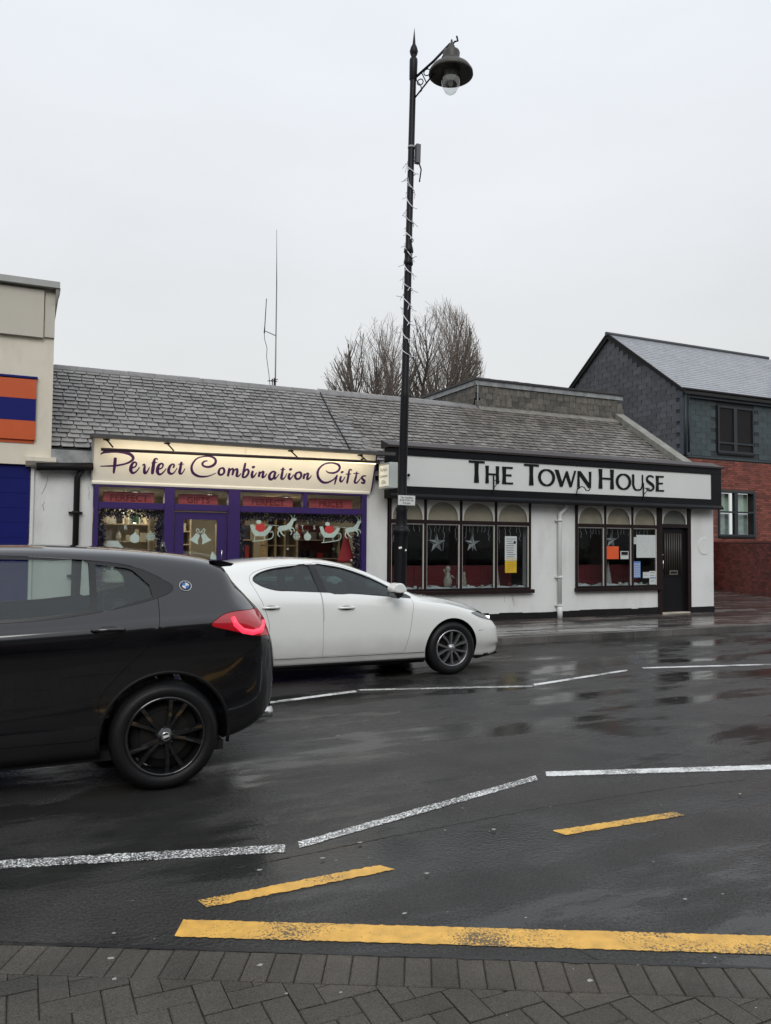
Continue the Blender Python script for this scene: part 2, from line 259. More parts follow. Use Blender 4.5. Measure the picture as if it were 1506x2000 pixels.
SCRIPT= [[[(1.318,2.915,0.0356),(1.316,2.828,0.0421),(1.307,2.668,0.0226)],[(1.099,2.946,0.0097),(1.132,2.976,0.0259),(1.201,3.001,0.0453),(1.326,3.016,0.0518),(1.454,3.001,0.0453),(1.542,2.97,0.0388),(1.585,2.922,0.0356),(1.562,2.877,0.0291),(1.479,2.829,0.0226),(1.339,2.793,0.0226),(1.199,2.779,0.0162),(1.102,2.772,0.0097)]],[[(1.576,2.768,0.0226),(1.625,2.793,0.0194),(1.639,2.837,0.0226),(1.614,2.858,0.0226),(1.579,2.834,0.0323),(1.561,2.782,0.0421),(1.56,2.731,0.0421),(1.586,2.693,0.0323),(1.624,2.7,0.0226),(1.665,2.743,0.0162),(1.691,2.788,0.0097)]],[[(1.732,2.812,0.0162),(1.753,2.828,0.0259),(1.773,2.819,0.0226)],[(1.773,2.819,0.0226),(1.765,2.763,0.0323),(1.773,2.704,0.0388),(1.798,2.705,0.0259),(1.824,2.751,0.0162),(1.843,2.796,0.0097)]],[[(1.958,2.909,0.0162),(1.943,2.93,0.0162),(1.915,2.92,0.0259),(1.903,2.872,0.0388),(1.896,2.769,0.0453),(1.892,2.683,0.0323)],[(1.865,2.859,0.0129),(1.911,2.864,0.0129),(1.958,2.869,0.0097)]],[[(1.985,2.767,0.0226),(2.035,2.792,0.0194),(2.049,2.837,0.0226),(2.023,2.858,0.0226),(1.987,2.834,0.0323),(1.969,2.781,0.0421),(1.969,2.729,0.0421),(1.995,2.69,0.0323),(2.035,2.698,0.0226),(2.076,2.742,0.0162),(2.102,2.788,0.0097)]],[[(2.206,2.798,0.0226),(2.223,2.837,0.0226),(2.201,2.858,0.0194),(2.166,2.834,0.0291),(2.143,2.781,0.0388),(2.147,2.728,0.0388),(2.184,2.705,0.0291),(2.22,2.717,0.0194),(2.254,2.763,0.0129),(2.271,2.802,0.0097)]],[[(2.333,2.902,0.0291),(2.325,2.819,0.0356),(2.317,2.736,0.0388),(2.339,2.712,0.0259),(2.37,2.739,0.0162),(2.398,2.8,0.0097)],[(2.284,2.859,0.0129),(2.329,2.864,0.0129),(2.377,2.866,0.0097)]],[[(2.751,2.938,0.0129),(2.698,2.925,0.0226),(2.67,2.889,0.0291),(2.689,2.855,0.0259),(2.76,2.84,0.0291),(2.836,2.862,0.0356),(2.881,2.914,0.0356),(2.869,2.974,0.0291),(2.791,3.008,0.0226),(2.683,3.002,0.0162),(2.579,2.967,0.0194),(2.517,2.888,0.0259),(2.501,2.812,0.0323),(2.53,2.738,0.0356),(2.604,2.693,0.0323),(2.698,2.682,0.0259),(2.805,2.702,0.0162),(2.91,2.753,0.0081)]],[[(2.996,2.836,0.0194),(2.959,2.811,0.0291),(2.949,2.757,0.0356),(2.976,2.725,0.0291),(3.022,2.738,0.0259),(3.041,2.785,0.0323),(3.02,2.83,0.0291),(2.981,2.832,0.0194)]],[[(3.119,2.842,0.0291),(3.116,2.78,0.0356),(3.108,2.703,0.0291)],[(3.116,2.75,0.0129),(3.141,2.812,0.0194),(3.18,2.83,0.0259),(3.189,2.784,0.0323),(3.179,2.725,0.0259)],[(3.18,2.752,0.0129),(3.213,2.813,0.0194),(3.252,2.83,0.0259),(3.257,2.779,0.0356),(3.255,2.722,0.0323),(3.288,2.718,0.0194),(3.326,2.767,0.0097)]],[[(3.379,2.938,0.0277),(3.369,2.838,0.0347),(3.355,2.696,0.0312)],[(3.355,2.701,0.0243),(3.401,2.706,0.0243),(3.44,2.75,0.0312),(3.447,2.809,0.0312),(3.413,2.832,0.0243),(3.375,2.785,0.0139)]],[[(3.497,2.867,0.0208),(3.522,2.875,0.0381),(3.551,2.883,0.0173)],[(3.52,2.815,0.0312),(3.51,2.753,0.0381),(3.523,2.712,0.0347),(3.556,2.73,0.0208),(3.59,2.79,0.0104)]],[[(3.64,2.809,0.0312),(3.634,2.716,0.0347)],[(3.637,2.75,0.0139),(3.672,2.799,0.0208),(3.706,2.807,0.0277),(3.699,2.761,0.0347),(3.699,2.716,0.0312),(3.733,2.729,0.0208),(3.768,2.781,0.0104)]],[[(3.901,2.821,0.0277),(3.849,2.807,0.0277),(3.815,2.75,0.0381),(3.826,2.699,0.0416),(3.863,2.689,0.0312),(3.899,2.736,0.0208),(3.911,2.81,0.0173)],[(3.917,2.822,0.0277),(3.901,2.745,0.0381),(3.915,2.703,0.0312),(3.94,2.721,0.0173),(3.986,2.786,0.0104)]],[[(4.041,2.895,0.0277),(4.035,2.802,0.0347),(4.031,2.72,0.0381),(4.06,2.701,0.0243),(4.092,2.736,0.0173),(4.12,2.806,0.0104)],[(3.996,2.854,0.0139),(4.04,2.86,0.0139),(4.085,2.862,0.0104)]],[[(4.151,2.858,0.0208),(4.175,2.868,0.0381),(4.203,2.878,0.0173)],[(4.173,2.805,0.0312),(4.158,2.748,0.0381),(4.178,2.706,0.0312),(4.211,2.733,0.0173),(4.241,2.785,0.0104)]],[[(4.324,2.829,0.0208),(4.285,2.804,0.0312),(4.273,2.753,0.0381),(4.306,2.714,0.0312),(4.36,2.727,0.0277),(4.38,2.78,0.0347),(4.356,2.825,0.0312),(4.31,2.824,0.0208)]],[[(4.434,2.811,0.0312),(4.428,2.716,0.0347)],[(4.43,2.754,0.0139),(4.466,2.804,0.0208),(4.502,2.813,0.0277),(4.496,2.766,0.0347),(4.496,2.719,0.0312),(4.532,2.733,0.0208),(4.568,2.786,0.0104)]],[[(4.816,2.88,0.0104),(4.869,2.848,0.0208),(4.965,2.844,0.0277),(5.045,2.882,0.0312),(5.069,2.945,0.0347),(5.019,2.995,0.0312),(4.91,3.015,0.0243),(4.79,2.992,0.0208),(4.705,2.927,0.0277),(4.671,2.839,0.0347),(4.703,2.745,0.0381),(4.789,2.679,0.0347),(4.884,2.679,0.0277),(4.982,2.731,0.0208),(5.03,2.794,0.0139)],[(5.04,2.816,0.0243),(5.028,2.741,0.0312),(5.014,2.644,0.0173)]],[[(5.1,2.857,0.0208),(5.125,2.865,0.0347),(5.153,2.875,0.0173)],[(5.12,2.798,0.0312),(5.107,2.736,0.0347),(5.131,2.702,0.0312),(5.166,2.729,0.0173),(5.195,2.792,0.0104)]],[[(5.305,2.9,0.0173),(5.282,2.92,0.0173),(5.256,2.901,0.0243),(5.255,2.822,0.0347),(5.247,2.671,0.0312)],[(5.198,2.833,0.0139),(5.246,2.839,0.0139),(5.304,2.841,0.0104)]],[[(5.405,2.89,0.0243),(5.401,2.793,0.0312),(5.39,2.712,0.0347),(5.427,2.69,0.0243),(5.47,2.733,0.0173),(5.5,2.788,0.0104)],[(5.342,2.852,0.0139),(5.4,2.856,0.0139),(5.459,2.859,0.0104)]],[[(5.599,2.819,0.0139),(5.545,2.817,0.0243),(5.516,2.789,0.0312),(5.546,2.754,0.0347),(5.58,2.729,0.0347),(5.566,2.692,0.0312),(5.513,2.708,0.0208)]]]
# ------------------------------------------------------------------ shared materials
M_white_wall = mat('white_render', (.70, .71, .695), .8, var=.05, vscale=1.4, bump=.35, bscale=55, dirt=(.35, .34, .31), damt=.35)
M_cream = mat('cream_render', (.68, .63, .52), .8, var=.05, vscale=1.2, bump=.2, bscale=50, dirt=(.36, .33, .27), damt=.4)
M_cream2 = mat('cream_panel', (.52, .49, .42), .7, var=.04, vscale=1.2, bump=.1, bscale=60, dirt=(.33, .31, .27), damt=.4, dscale=.9)
M_grey_metal = mat('grey_metal', (.34, .35, .35), .5, var=.1, bump=.1, bscale=20)
M_lead = mat('lead', (.24, .25, .255), .45, var=.3, vscale=5, bump=.4, bscale=14, dirt=(.5, .52, .5), dscale=5, damt=.5)
M_black = mat('black_gloss_paint', (.007, .007, .009), .42, var=.15, bump=.05, bscale=15, spec=.2)
M_blackmat = mat('black_matt', (.009, .008, .009), .6, var=.2, spec=.25)
M_brown_frame = mat('dark_brown_frame', (.016, .008, .008), .45, var=.2, spec=.25)
M_board_white = mat('white_board', (.66, .67, .65), .5, var=.025, vscale=1.5)
M_offwhite = mat('off_white_paint', (.6, .59, .55), .5, var=.05)
M_slate = mat('roof_slate', (.205, .196, .188), .34, var=.22, vscale=9, bump=.4, bscale=38, per=.28, dirt=(.12, .115, .10), dscale=4, damt=.5)
M_slate_brown = mat('weathered_slate', (.10, .09, .075), .6, var=.3, vscale=9, bump=.4, bscale=38, per=.4, dirt=(.05, .055, .04), dscale=3, damt=.4)
M_felt = mat('roof_underlay', (.02, .02, .02), .9)
M_ridge = mat('ridge_tile', (.18, .175, .17), .5, var=.2, vscale=6, bump=.2, bscale=20)
M_purple = mat('purple_paint', (.030, .012, .105), .4, var=.1, bump=.05, bscale=18)
M_purple_ink = mat('dark_purple_print', (.05, .008, .085), .5, var=.1)
M_blue = mat('blue_shutter', (.003, .007, .11), .6, var=.12, vscale=2, spec=.2)
M_orange = mat('orange_board', (.55, .085, .012), .45, var=.08)
M_tarp_blue = mat('blue_band', (.004, .009, .13), .5, var=.08, spec=.2)
M_cream_sign = mat('cream_signboard', (.86, .83, .74), .45, var=.04)
M_glass = glass_mat('window_glass', (.92, .95, .95), .06)
M_glass_pub = glass_mat('pub_window_glass', (.85, .88, .88), .075)
M_stone = mat('skew_stone', (.24, .235, .21), .75, var=.2, vscale=5, bump=.4, bscale=25, dirt=(.1, .11, .08), dscale=4)
M_asphalt = wet_ground('wet_asphalt', (.037, .036, .034), 85, .62, rough_hi=.46, rough_lo=.04, bump=1.0, col2=(.040, .036, .034))
M_slab = wet_ground('wet_paving_slab', (.135, .105, .092), 120, 1.1, per=.22, rough_hi=.4, rough_lo=.08, bump=.35, col2=(.10, .09, .085))
M_block = wet_ground('wet_concrete_block', (.078, .068, .055), 210, .1, per=.13, rough_hi=.5, rough_lo=.2, bump=.7, col2=(.078, .07, .060))
M_kerb = wet_ground('wet_kerb', (.10, .095, .09), 120, .4, per=.15, rough_hi=.45, rough_lo=.15, bump=.4)
M_joint = mat('dark_joint', (.04, .036, .03), .85, var=.2, bump=.4, bscale=90)
M_wpaint = paint_mat('worn_white_paint', (.95, .96, .93), .515, amp=.035)
M_wpaint2 = paint_mat('white_paint', (.80, .81, .79), .45, amp=.1)
M_ypaint = paint_mat('yellow_paint', (.78, .44, .085), .42, under=(.13, .09, .045), amp=.13)
M_ypaint2 = paint_mat('worn_yellow_paint', (.76, .43, .07), .45, under=(.06, .05, .04))

# ------------------------------------------------------------------ ground
ground = MB().add([(-400, -400, 0), (400, -400, 0), (400, 400, 0), (-400, 400, 0)], [(0, 1, 2, 3)]).build('road', M_asphalt); tag(ground, 'dark wet asphalt road with worn lane lines', kind='structure')
def strip(name, pts, m, z=.0028, parent=ground, ragged=.006):
    """painted band; pts = near-left, far-left, near-right, far-right"""
    a, b, c, d = [Vector(p) for p in pts]; n = max(8, int((c-a).length/.016)); lo, hi = [], []
    for i in range(n+1):
        t = i/n; j1, j2 = random.uniform(-1, 1)*ragged, random.uniform(-1, 1)*ragged
        p, q = a.lerp(c, t), b.lerp(d, t); w = (q-p).normalized(); lo.append(p+w*j1); hi.append(q+w*j2)
    mb = MB(); nn = len(lo); mb.add([(p.x, p.y, z) for p in lo]+[(p.x, p.y, z) for p in hi], [(i, i+1, nn+i+1, nn+i) for i in range(nn-1)])
    return mb.build(name, m, parent)
strip('white_line', [(-1.9, 4.82), (-1.86, 4.92), (1.287, 3.955), (1.319, 4.054)], M_wpaint)
strip('white_line', [(1.373, 3.977), (1.393, 4.06), (3.244, 4.463), (3.297, 4.56)], M_wpaint)
strip('white_line', [(3.353, 4.51), (3.413, 4.605), (5.9, 3.70), (6.0, 3.79)], M_wpaint2)
strip('white_line', [(.2, 7.15), (.22, 7.25), (3.35, 7.87), (3.36, 7.96)], M_wpaint2)
strip('white_line', [(3.405, 7.93), (3.42, 8.0), (5.299, 7.39), (5.377, 7.47)], M_wpaint)
strip('white_line', [(5.365, 7.44), (5.42, 7.54), (7.123, 7.87), (7.2, 7.965)], M_wpaint2)
strip('white_line', [(7.455, 7.94), (7.5, 8.03), (11.6, 7.0), (11.65, 7.09)], M_wpaint2)
strip('yellow_line', [(.609, 3.30), (.67, 3.43), (3.6, 1.75), (3.7, 1.87)], M_ypaint, ragged=.004)
strip('yellow_line', [(.785, 3.500), (.762, 3.585), (1.715, 3.53), (1.664, 3.61)], M_ypaint)
strip('yellow_line', [(2.776, 3.565), (2.749, 3.645), (3.64, 3.53), (3.62, 3.605)], M_ypaint2)
# tar joint crack and the seam at the near edge
def crack(pts, w, name='crack', m=M_joint, z=.0016, wob=.006):
    mb = MB(); P = []
    for a, b in zip(pts, pts[1:]):
        a, b = Vector(a), Vector(b); n = int((b-a).length/.03)
        for i in range(n): P.append(a.lerp(b, i/n))
    P.append(Vector(pts[-1])); L, Q = [], []
    for i, p in enumerate(P):
        t = (P[min(i+1, len(P)-1)]-P[max(0, i-1)]).normalized(); nr = Vector((-t.y, t.x)); o = random.uniform(-wob, wob); ww = w*random.uniform(.15, 1)
        L.append(p+nr*(o+ww/2)); Q.append(p+nr*(o-ww/2))
    n = len(P); mb.add([(p.x, p.y, z) for p in L]+[(p.x, p.y, z) for p in Q], [(i, i+1, n+i+1, n+i) for i in range(n-1)])
    return mb.build(name, m, ground)
crack([(1.0, 3.86), (1.85, 3.93), (2.9, 3.99), (3.9, 3.97), (4.6, 3.9)], .012)
crack([(-1.2, 4.12), (-.03, 3.51), (1.331, 2.80), (2.621, 2.12), (3.6, 1.61)], .03, wob=.005, z=.0135, m=mat('wet_black_joint', (.008, .008, .007), .4))
crack([(.5, 3.27), (.56, 3.15), (.62, 3.2)], .01); crack([(2.05, 2.55), (2.07, 2.47), (2.1, 2.43)], .02)
# little pale grit and leaf flecks
fl = MB()
for _ in range(95):
    x, y = random.uniform(-1, 6.5), random.uniform(1.9, 7.5); 
    if random.random() < .45: x, y = random.uniform(.2, 3), random.uniform(2.2, 4.2)
    s = random.choice([.003, .004, .004, .006, .012]); a0 = random.uniform(0, 6.28); k = random.choice([4, 5, 6])
    fl.add([(x+s*math.cos(a0+6.28*i/k)*random.uniform(.6, 1.6), y+s*math.sin(a0+6.28*i/k)*random.uniform(.6, 1), .0125) for i in range(k)], [tuple(range(k))])
tag(fl.build('grit', mat('pale_grit', (.34, .33, .31), .6)), 'pale specks of grit and torn leaf on wet ground', kind='stuff')

# near footway of concrete blocks, flush with the road, its edge turned from the street's line
A0, D = Vector((-.03, 3.505)), Vector((2.65, -1.376)).normalized(); NRM = Vector((D.y, -D.x))   # NRM points to the camera
if NRM.y > 0: NRM = -NRM
def ed(u, v): p = A0+D*u+NRM*v; return p.x, p.y
nb = MB(); nb.add([(*ed(-8, -.012), .003), (*ed(14, -.012), .003), (*ed(14, 14), .003), (*ed(-8, 14), .003)], [(0, 1, 2, 3)])
near_pav = nb.build('near_pavement', M_joint); tag(near_pav, 'block paved footway in the foreground', kind='structure')
def block_mesh(l, w, h, name):
    bm = bmesh.new(); bmesh.ops.create_cube(bm, size=1); 
    for v in bm.verts: v.co = Vector((v.co.x*l, v.co.y*w, (v.co.z-.5)*h))
    top = [e_ for e_ in bm.edges if all(v.co.z > -1e-4 for v in e_.verts)]
    bmesh.ops.bevel(bm, geom=top, offset=.004, segments=1, affect='EDGES')
    me = bpy.data.meshes.new(name); bm.to_mesh(me); bm.free(); return me
def stone_mesh(w, l, h, name, m, bev=.004):
    me = block_mesh(w, l, h, name); me.materials.append(m); return me
bme = stone_mesh(.196, .0965, .012, 'paving_block', M_block)
ang_e = math.atan2(D.y, D.x); nblk = 0; rest = MB()
def put_block(x, y, a, clip=False):
    global nblk
    if clip:
        c_, s_ = math.cos(a), math.sin(a); P = [(x+dx*c_-dy*s_, y+dx*s_+dy*c_) for dx, dy in ((-.098, -.048), (.098, -.048), (.098, .048), (-.098, .048))]; vv = [(Vector(p)-A0).dot(NRM)-.216 for p in P]
        if max(vv) < .012: return
        if min(vv) < 0:
            Q = []
            for i in range(4):
                p, q, a_, b_ = Vector(P[i]), Vector(P[(i+1) % 4]), vv[i], vv[(i+1) % 4]
                if a_ >= 0: Q.append(p)
                if (a_ >= 0) != (b_ >= 0): Q.append(p.lerp(q, a_/(a_-b_)))
            mb = MB().prism([tuple(p) for p in Q], lambda u, v: (u, v, .004), (0, 0, .008)); mb.build('paving_block', M_block, near_pav); nblk += 1; return
    d = fw.dot(Vector((x, y, 0))-Vector((0, 0, 1.6)))
    v = Vector((x, y, 0))-Vector((0, 0, 1.6)); ax_ = v.dot(rt)/d if d > 0 else 9; ay_ = v.dot(up)/d if d > 0 else 9
    vis = abs(ax_) < .53 and ay_ > -.70
    M = Matrix.Translation((x, y, .012+random.uniform(-.0012, .0012))) @ Euler((random.uniform(-.006, .006), random.uniform(-.006, .006), a+random.uniform(-.008, .008))).to_matrix().to_4x4()
    if vis and nblk < 298: place_piece('paving_block', bme, near_pav, M); nblk += 1
    elif abs(ax_) < 1.2: rest.add([M @ v.co for v in bme.vertices], [tuple(p.vertices) for p in bme.polygons])
for i in range(-30, 60):
    x, y = ed(i*.1+.05, .108); put_block(x, y, ang_e+math.pi/2)
for i in range(-50, 70):          # herringbone laid square to the street
    for j in range(-40, 60):
        kk = (i-j) % 4
        if kk in (0, 3):
            x, y, a = (i*.1+.1, j*.1+.05, 0) if kk == 0 else (i*.1+.05, j*.1+.1, math.pi/2)
            q = Vector((x, y))-A0; v_ = q.dot(NRM); u_ = q.dot(D)
            if .08 < v_ < 2.2 and -2.5 < u_ < 6: put_block(x, y, a, v_ < .36 and -.6 < u_ < 3.6)
mo = rest.build('paving_block', M_block, near_pav); tag(mo, kind='stuff')

# far footway: kerb stones, slabs
KY = 10.68; zf = lambda y: .105+(y-KY)*.012
fp = MB(); fp.add([(-60, KY+.13, .085), (90, KY+.13, .085), (90, 13.2, .115), (-60, 13.2, .115)], [(0, 1, 2, 3)])
fp.add([(14.3, 13.2, .115), (90, 13.2, .115), (90, 24, .125), (14.3, 24, .125)], [(0, 1, 2, 3)])
far_pav = fp.build('far_pavement', M_joint); tag(far_pav, 'wet slabbed pavement in front of the shops', kind='structure')
kme = stone_mesh(.91, .125, .13, 'kerb_stone', M_kerb)
for i in range(-2, 22):
    place_piece('kerb_stone', kme, far_pav, Matrix.Translation((i*.915+.2, KY+.065, .112+random.uniform(-.003, .003))) @ Euler((0, 0, random.uniform(-.004, .004))).to_matrix().to_4x4())
sme = [stone_mesh(w, .596, .03, 'paving_slab', M_slab) for w in (.895, .745, .595)]
y = KY+.135+.3
for row in range(4):
    x = -1+random.uniform(0, .5)
    while x < 20:
        k = random.choice([0, 0, 1, 2]); w = (.9, .75, .6)[k]; yy = y+row*.602
        if yy < 13.2: place_piece('paving_slab', sme[k], far_pav, Matrix.Translation((x+w/2, yy, zf(yy)+.008+random.uniform(-.002, .002))) @ Euler((random.uniform(-.004, .01), random.uniform(-.003, .003), 0)).to_matrix().to_4x4())
        x += w+.005
for row in range(9):
    x = 14.4
    while x < 23:
        yy = 13.5+row*.602
        place_piece('paving_slab', sme[1], far_pav, Matrix.Translation((x+.38, yy, .145+random.uniform(-.003, .003))) @ Euler((random.uniform(-.004, .004), random.uniform(-.003, .003), 0)).to_matrix().to_4x4()); x += .752

# ------------------------------------------------------------------ slate roofs
def slate_me(w, m, l=.30, t=.012):
    mb = MB(); c = .02
    poly = [(-w/2+random.uniform(0, c), -.0+random.uniform(-.006, .006)), (w/2-random.uniform(0, c*1.6), random.uniform(-.006, .006)), (w/2, .03), (w/2, l), (-w/2, l), (-w/2, .02)]
    mb.prism(poly, lambda a, b: (a, b, 0), (0, 0, t)); me = bpy.data.meshes.new('roof_slate'); me.from_pydata(mb.v, [], mb.f)
    bm = bmesh.new(); bm.from_mesh(me); bmesh.ops.recalc_face_normals(bm, faces=bm.faces); bm.to_mesh(me); bm.free(); me.materials.append(m); return me
def slate_field(parent, x0, x1, P0, U, V, L, m, exposure=.168, wbase=.195, limit=298, name='roof_slate', wav=.012, jit=.006, tilt=.115, t=.009, hole=None, prio=None):
    """courses of slates on the plane P0 + u*U + v*V; the nearest ones are single objects, the rest one mesh"""
    U, V = Vector(U).normalized(), Vector(V).normalized(); Nn = U.cross(V)
    mes = [slate_me(wbase*k, m, exposure*1.7, t) for k in (.82, .9, .95, 1.0, 1.06, 1.16)]; wid = [wbase*k for k in (.82, .9, .95, 1.0, 1.06, 1.16)]
    items = []; rows = int(L/exposure)+1
    for r in range(rows):
        x = x0 - random.uniform(0, wbase)
        while x < x1:
            k = random.randrange(6); w = wid[k]; u = x+w/2
            if x0 < u < x1:
                v = r*exposure; dv = math.sin(u*1.3+r*.5)*wav*.7+math.sin(u*.37+1)*wav
                if not (hole and hole(u, v)):
                    M = Matrix.Translation(Vector(P0)+U*u+V*(v+dv+random.uniform(-jit, jit))+Nn*((.036 if tilt > .05 else .016)+random.uniform(0, .005)))
                    Rm = Matrix((U, V, Nn)).transposed().to_4x4()
                    items.append((M @ Rm @ Euler((-tilt, random.uniform(-.01, .01), random.uniform(-.02, .02))).to_matrix().to_4x4(), mes[k]))
            x += w+.014
    items.sort(key=lambda it: it[0].translation.length if prio is None else prio(it[0].translation))
    for M, me in items[:limit]: place_piece(name, me, parent, M)
    if items[limit:]:
        mb = MB()
        for M, me in items[limit:]: mb.add([M @ v.co for v in me.vertices], [tuple(p.vertices) for p in me.polygons])
        o = mb.build(name, m, parent); tag(o, kind='stuff')
EAVE, RIDGE = (12.95, 3.02), (15.9, 4.86)
sv = Vector((0, RIDGE[0]-EAVE[0], RIDGE[1]-EAVE[1])); SL = sv.length
def roof_deck(mb, x0, x1):
    mb.prism([(EAVE[0], EAVE[1]), (RIDGE[0], RIDGE[1]), (RIDGE[0]+3, EAVE[1]), (RIDGE[0]+3, EAVE[1]-.08), (EAVE[0], EAVE[1]-.08)], lambda a, b: (x0, a, b), (x1-x0, 0, 0))
    return mb

# ------------------------------------------------------------------ gift shop building
shop = thing('gift_shop', 'low white shop with purple frames, lit windows and a grey slate roof', 'shop', (.14, 13, .1))
X0, X1 = .14, 6.10
w = MB()
w.box(X0, 1.02, 13, 13.25, .05, 2.90); w.box(5.66, X1, 13, 13.25, .05, 2.95); w.box(1.02, 5.66, 13, 13.25, 2.49, 2.95)
w.box(X0, X0+.2, 13.25, 18.6, .05, 2.9); w.box(X0+.2, X1, 18.4, 18.6, .05, 2.9)
w.build('wall', M_white_wall, shop)
cr = mat('dark_crack', (.12, .12, .11), .9)
def wall_crack(x, z, n, parent, y=12.997):
    mb = MB(); P = [Vector((x, z))]
    for _ in range(n): P.append(P[-1]+Vector((random.uniform(-.02, .02), -random.uniform(.02, .06))))
    mb.ribbon([(p.x, p.y, random.uniform(.002, .006)) for p in P], lambda a, b: (a, y, b), (0, -.002, 0)); return mb.build('crack', cr, parent)
for x, z, n in ((.36, 2.6, 7), (.33, 2.2, 4), (.95, 2.45, 5)): wall_crack(x, z, n, shop)
roof_deck(MB(), .25, 5.88).build('roof', M_felt, shop)
slate_field(shop, .28, 6.03, (0, EAVE[0], EAVE[1]), (1, 0, 0), sv, SL-.04, M_slate, hole=lambda u, v: v < .15 and False)
rg = stone_mesh(.44, .26, .03, 'ridge_tile', M_ridge)
rgm = MB(); rgm.prism([(-.14, -.085), (-.02, .012), (.02, .012), (.14, -.085), (.14, -.062), (.02, .035), (-.02, .035), (-.14, -.062)], lambda a, b: (0, a, b), (.47, 0, 0))
rgme = bpy.data.meshes.new('ridge_tile'); rgme.from_pydata(rgm.v, [], rgm.f); rgme.materials.append(M_ridge)
for i in range(12): place_piece('ridge_tile', rgme, shop, Matrix.Translation((.42+i*.476, RIDGE[0], RIDGE[1]+.03+random.uniform(-.004, .004))))
g = MB(); g.box(.40, .985, 12.86, 13.05, 2.80, 3.0); g.build('lead_flashing', M_lead, shop)
g = MB(); g.tube([(.2, 12.84, 2.72), (1.0, 12.84, 2.76)], .06, 10); g.box(.3, 1.0, 12.9, 12.999, 2.74, 2.8); g.build('gutter', M_blackmat, shop)
dp = MB(); dp.tube([(.85, 12.88, 2.72), (.78, 12.93, 2.58), (.77, 12.93, .1)], .045, 12); o = dp.build('downpipe', M_blackmat, shop)
for z in (2.02, 1.05): MB().lathe([(.045, 0), (.06, .005), (.06, .045), (.045, .05)], (.77, 12.93, z), 'Z', 14).box(.67, .87, 12.94, 12.999, z+.01, z+.04).build('pipe_collar', M_blackmat, o)
# cable over the slates
MB().tube([(5.79, 15.8, 4.86), (5.66, 14.8, 4.22), (5.5, 13.3, 3.3), (5.47, 12.95, 3.1), (5.45, 12.6, 3.1)], .014, 6).build('cable', M_blackmat, shop)

# purple shop front
FY = 12.99
def bars(parent, m, rects, y0, y1, name='window_frame'):
    o = None
    for i, r_ in enumerate(rects): o = bevel(box(name, m, parent, r_[0], r_[1], y0, y1, r_[2], r_[3]), .004, 1)
    return o
XW = [1.03, 5.66]
fr = MB()
for a, b in ((1.03, 1.10), (2.10, 2.26), (3.14, 3.34), (5.575, 5.66)): fr.box(a, b, 12.93, 13.05, .12, 2.49)
for a, b in ((1.10, 2.10), (2.26, 3.14), (3.34, 5.575)): fr.box(a, b, 12.932, 13.048, 2.12, 2.225); fr.box(a, b, 12.932, 13.048, 2.465, 2.489)
fr.box(4.45, 4.53, 12.934, 13.046, 2.226, 2.464)
for a, b in ((1.10, 2.10), (3.34, 5.575)): fr.box(a, b, 12.92, 13.06, .12, .62)
bevel(fr.build('shopfront_frame', M_purple, shop), .006, 1)
def win(parent, x0, x1, z0, z1, y=13.0, m=M_glass, name='window_pane'): return box(name, m, parent, x0, x1, y, y+.006, z0, z1)
panes = [win(shop, 1.10, 2.10, .62, 2.12), win(shop, 3.34, 5.575, .62, 2.12)]
trans_x = [(1.10, 2.10), (2.26, 3.14), (3.34, 4.45), (4.53, 5.575)]
for a, b in trans_x: win(shop, a, b, 2.226, 2.464)
door = box('door', M_purple, shop, 2.275, 2.42, 12.975, 13.025, .14, 2.10)
dm = MB(); dm.box(2.97, 3.125, 12.975, 13.025, .14, 2.10).box(2.42, 2.97, 12.977, 13.023, 1.98, 2.10).box(2.42, 2.97, 12.977, 13.023, .14, .45); dm.build('door_frame', M_purple, door)
win(door, 2.42, 2.97, .45, 1.98, 13.0, M_glass, 'door_pane')
MB().tube([(3.04, 12.975, 1.32), (3.04, 12.93, 1.33), (3.04, 12.93, 1.47), (3.04, 12.975, 1.48)], .01, 8).build('handle', mat('steel', (.6, .6, .6), .25, 1), door)

# interior of the gift shop
M_letW0 = mat('white_letters', (.75, .75, .72), .6)
M_shopwall = mat('shop_wall', (.42, .38, .30), .8, var=.1)
M_shopceil = mat('shop_ceiling', (.62, .6, .54), .8)
iw = MB(); iw.box(1.0, 5.8, 15.8, 15.9, .12, 2.48).box(.95, 1.0, 13.06, 15.9, .12, 2.48).box(5.8, 5.85, 13.26, 15.9, .12, 2.48); iw.build('interior_wall', M_shopwall, shop)
MB().box(1.0, 5.8, 13.06, 15.8, 2.47, 2.485).build('ceiling', M_shopceil, shop)
MB().box(1.0, 5.8, 13.06, 15.8, .12, .16).build('floor_boards', mat('shop_floor', (.16, .10, .06), .5), shop)
M_tube = mat('lit_tube', (.9, .9, .85), .5, emit=(1, .93, .78), estr=5)
for x in (1.75, 3.0, 4.4):
    l = thing('ceiling_light', 'lit strip light on the gift shop ceiling '+{1.75: 'behind the left window', 3.0: 'above the door', 4.4: 'behind the wide window'}[x], 'light', (x, 14.2, 2.4), 'strip lights in the gift shop')
    box('casing', M_offwhite, l, x-.07, x+.07, 13.7, 14.9, 2.44, 2.468); box('tube', M_tube, l, x-.03, x+.03, 13.72, 14.88, 2.41, 2.44)
    al = bpy.data.lights.new('strip_glow', 'AREA'); al.shape = 'RECTANGLE'; al.size = .3; al.size_y = 1.2; al.energy = 11; al.color = (1, .85, .64)
    ao = bpy.data.objects.new('strip_glow', al); COL.objects.link(ao); ao.parent = l; ao.location = (0, .1, -.03)
def pick(cols): return random.choice(cols)
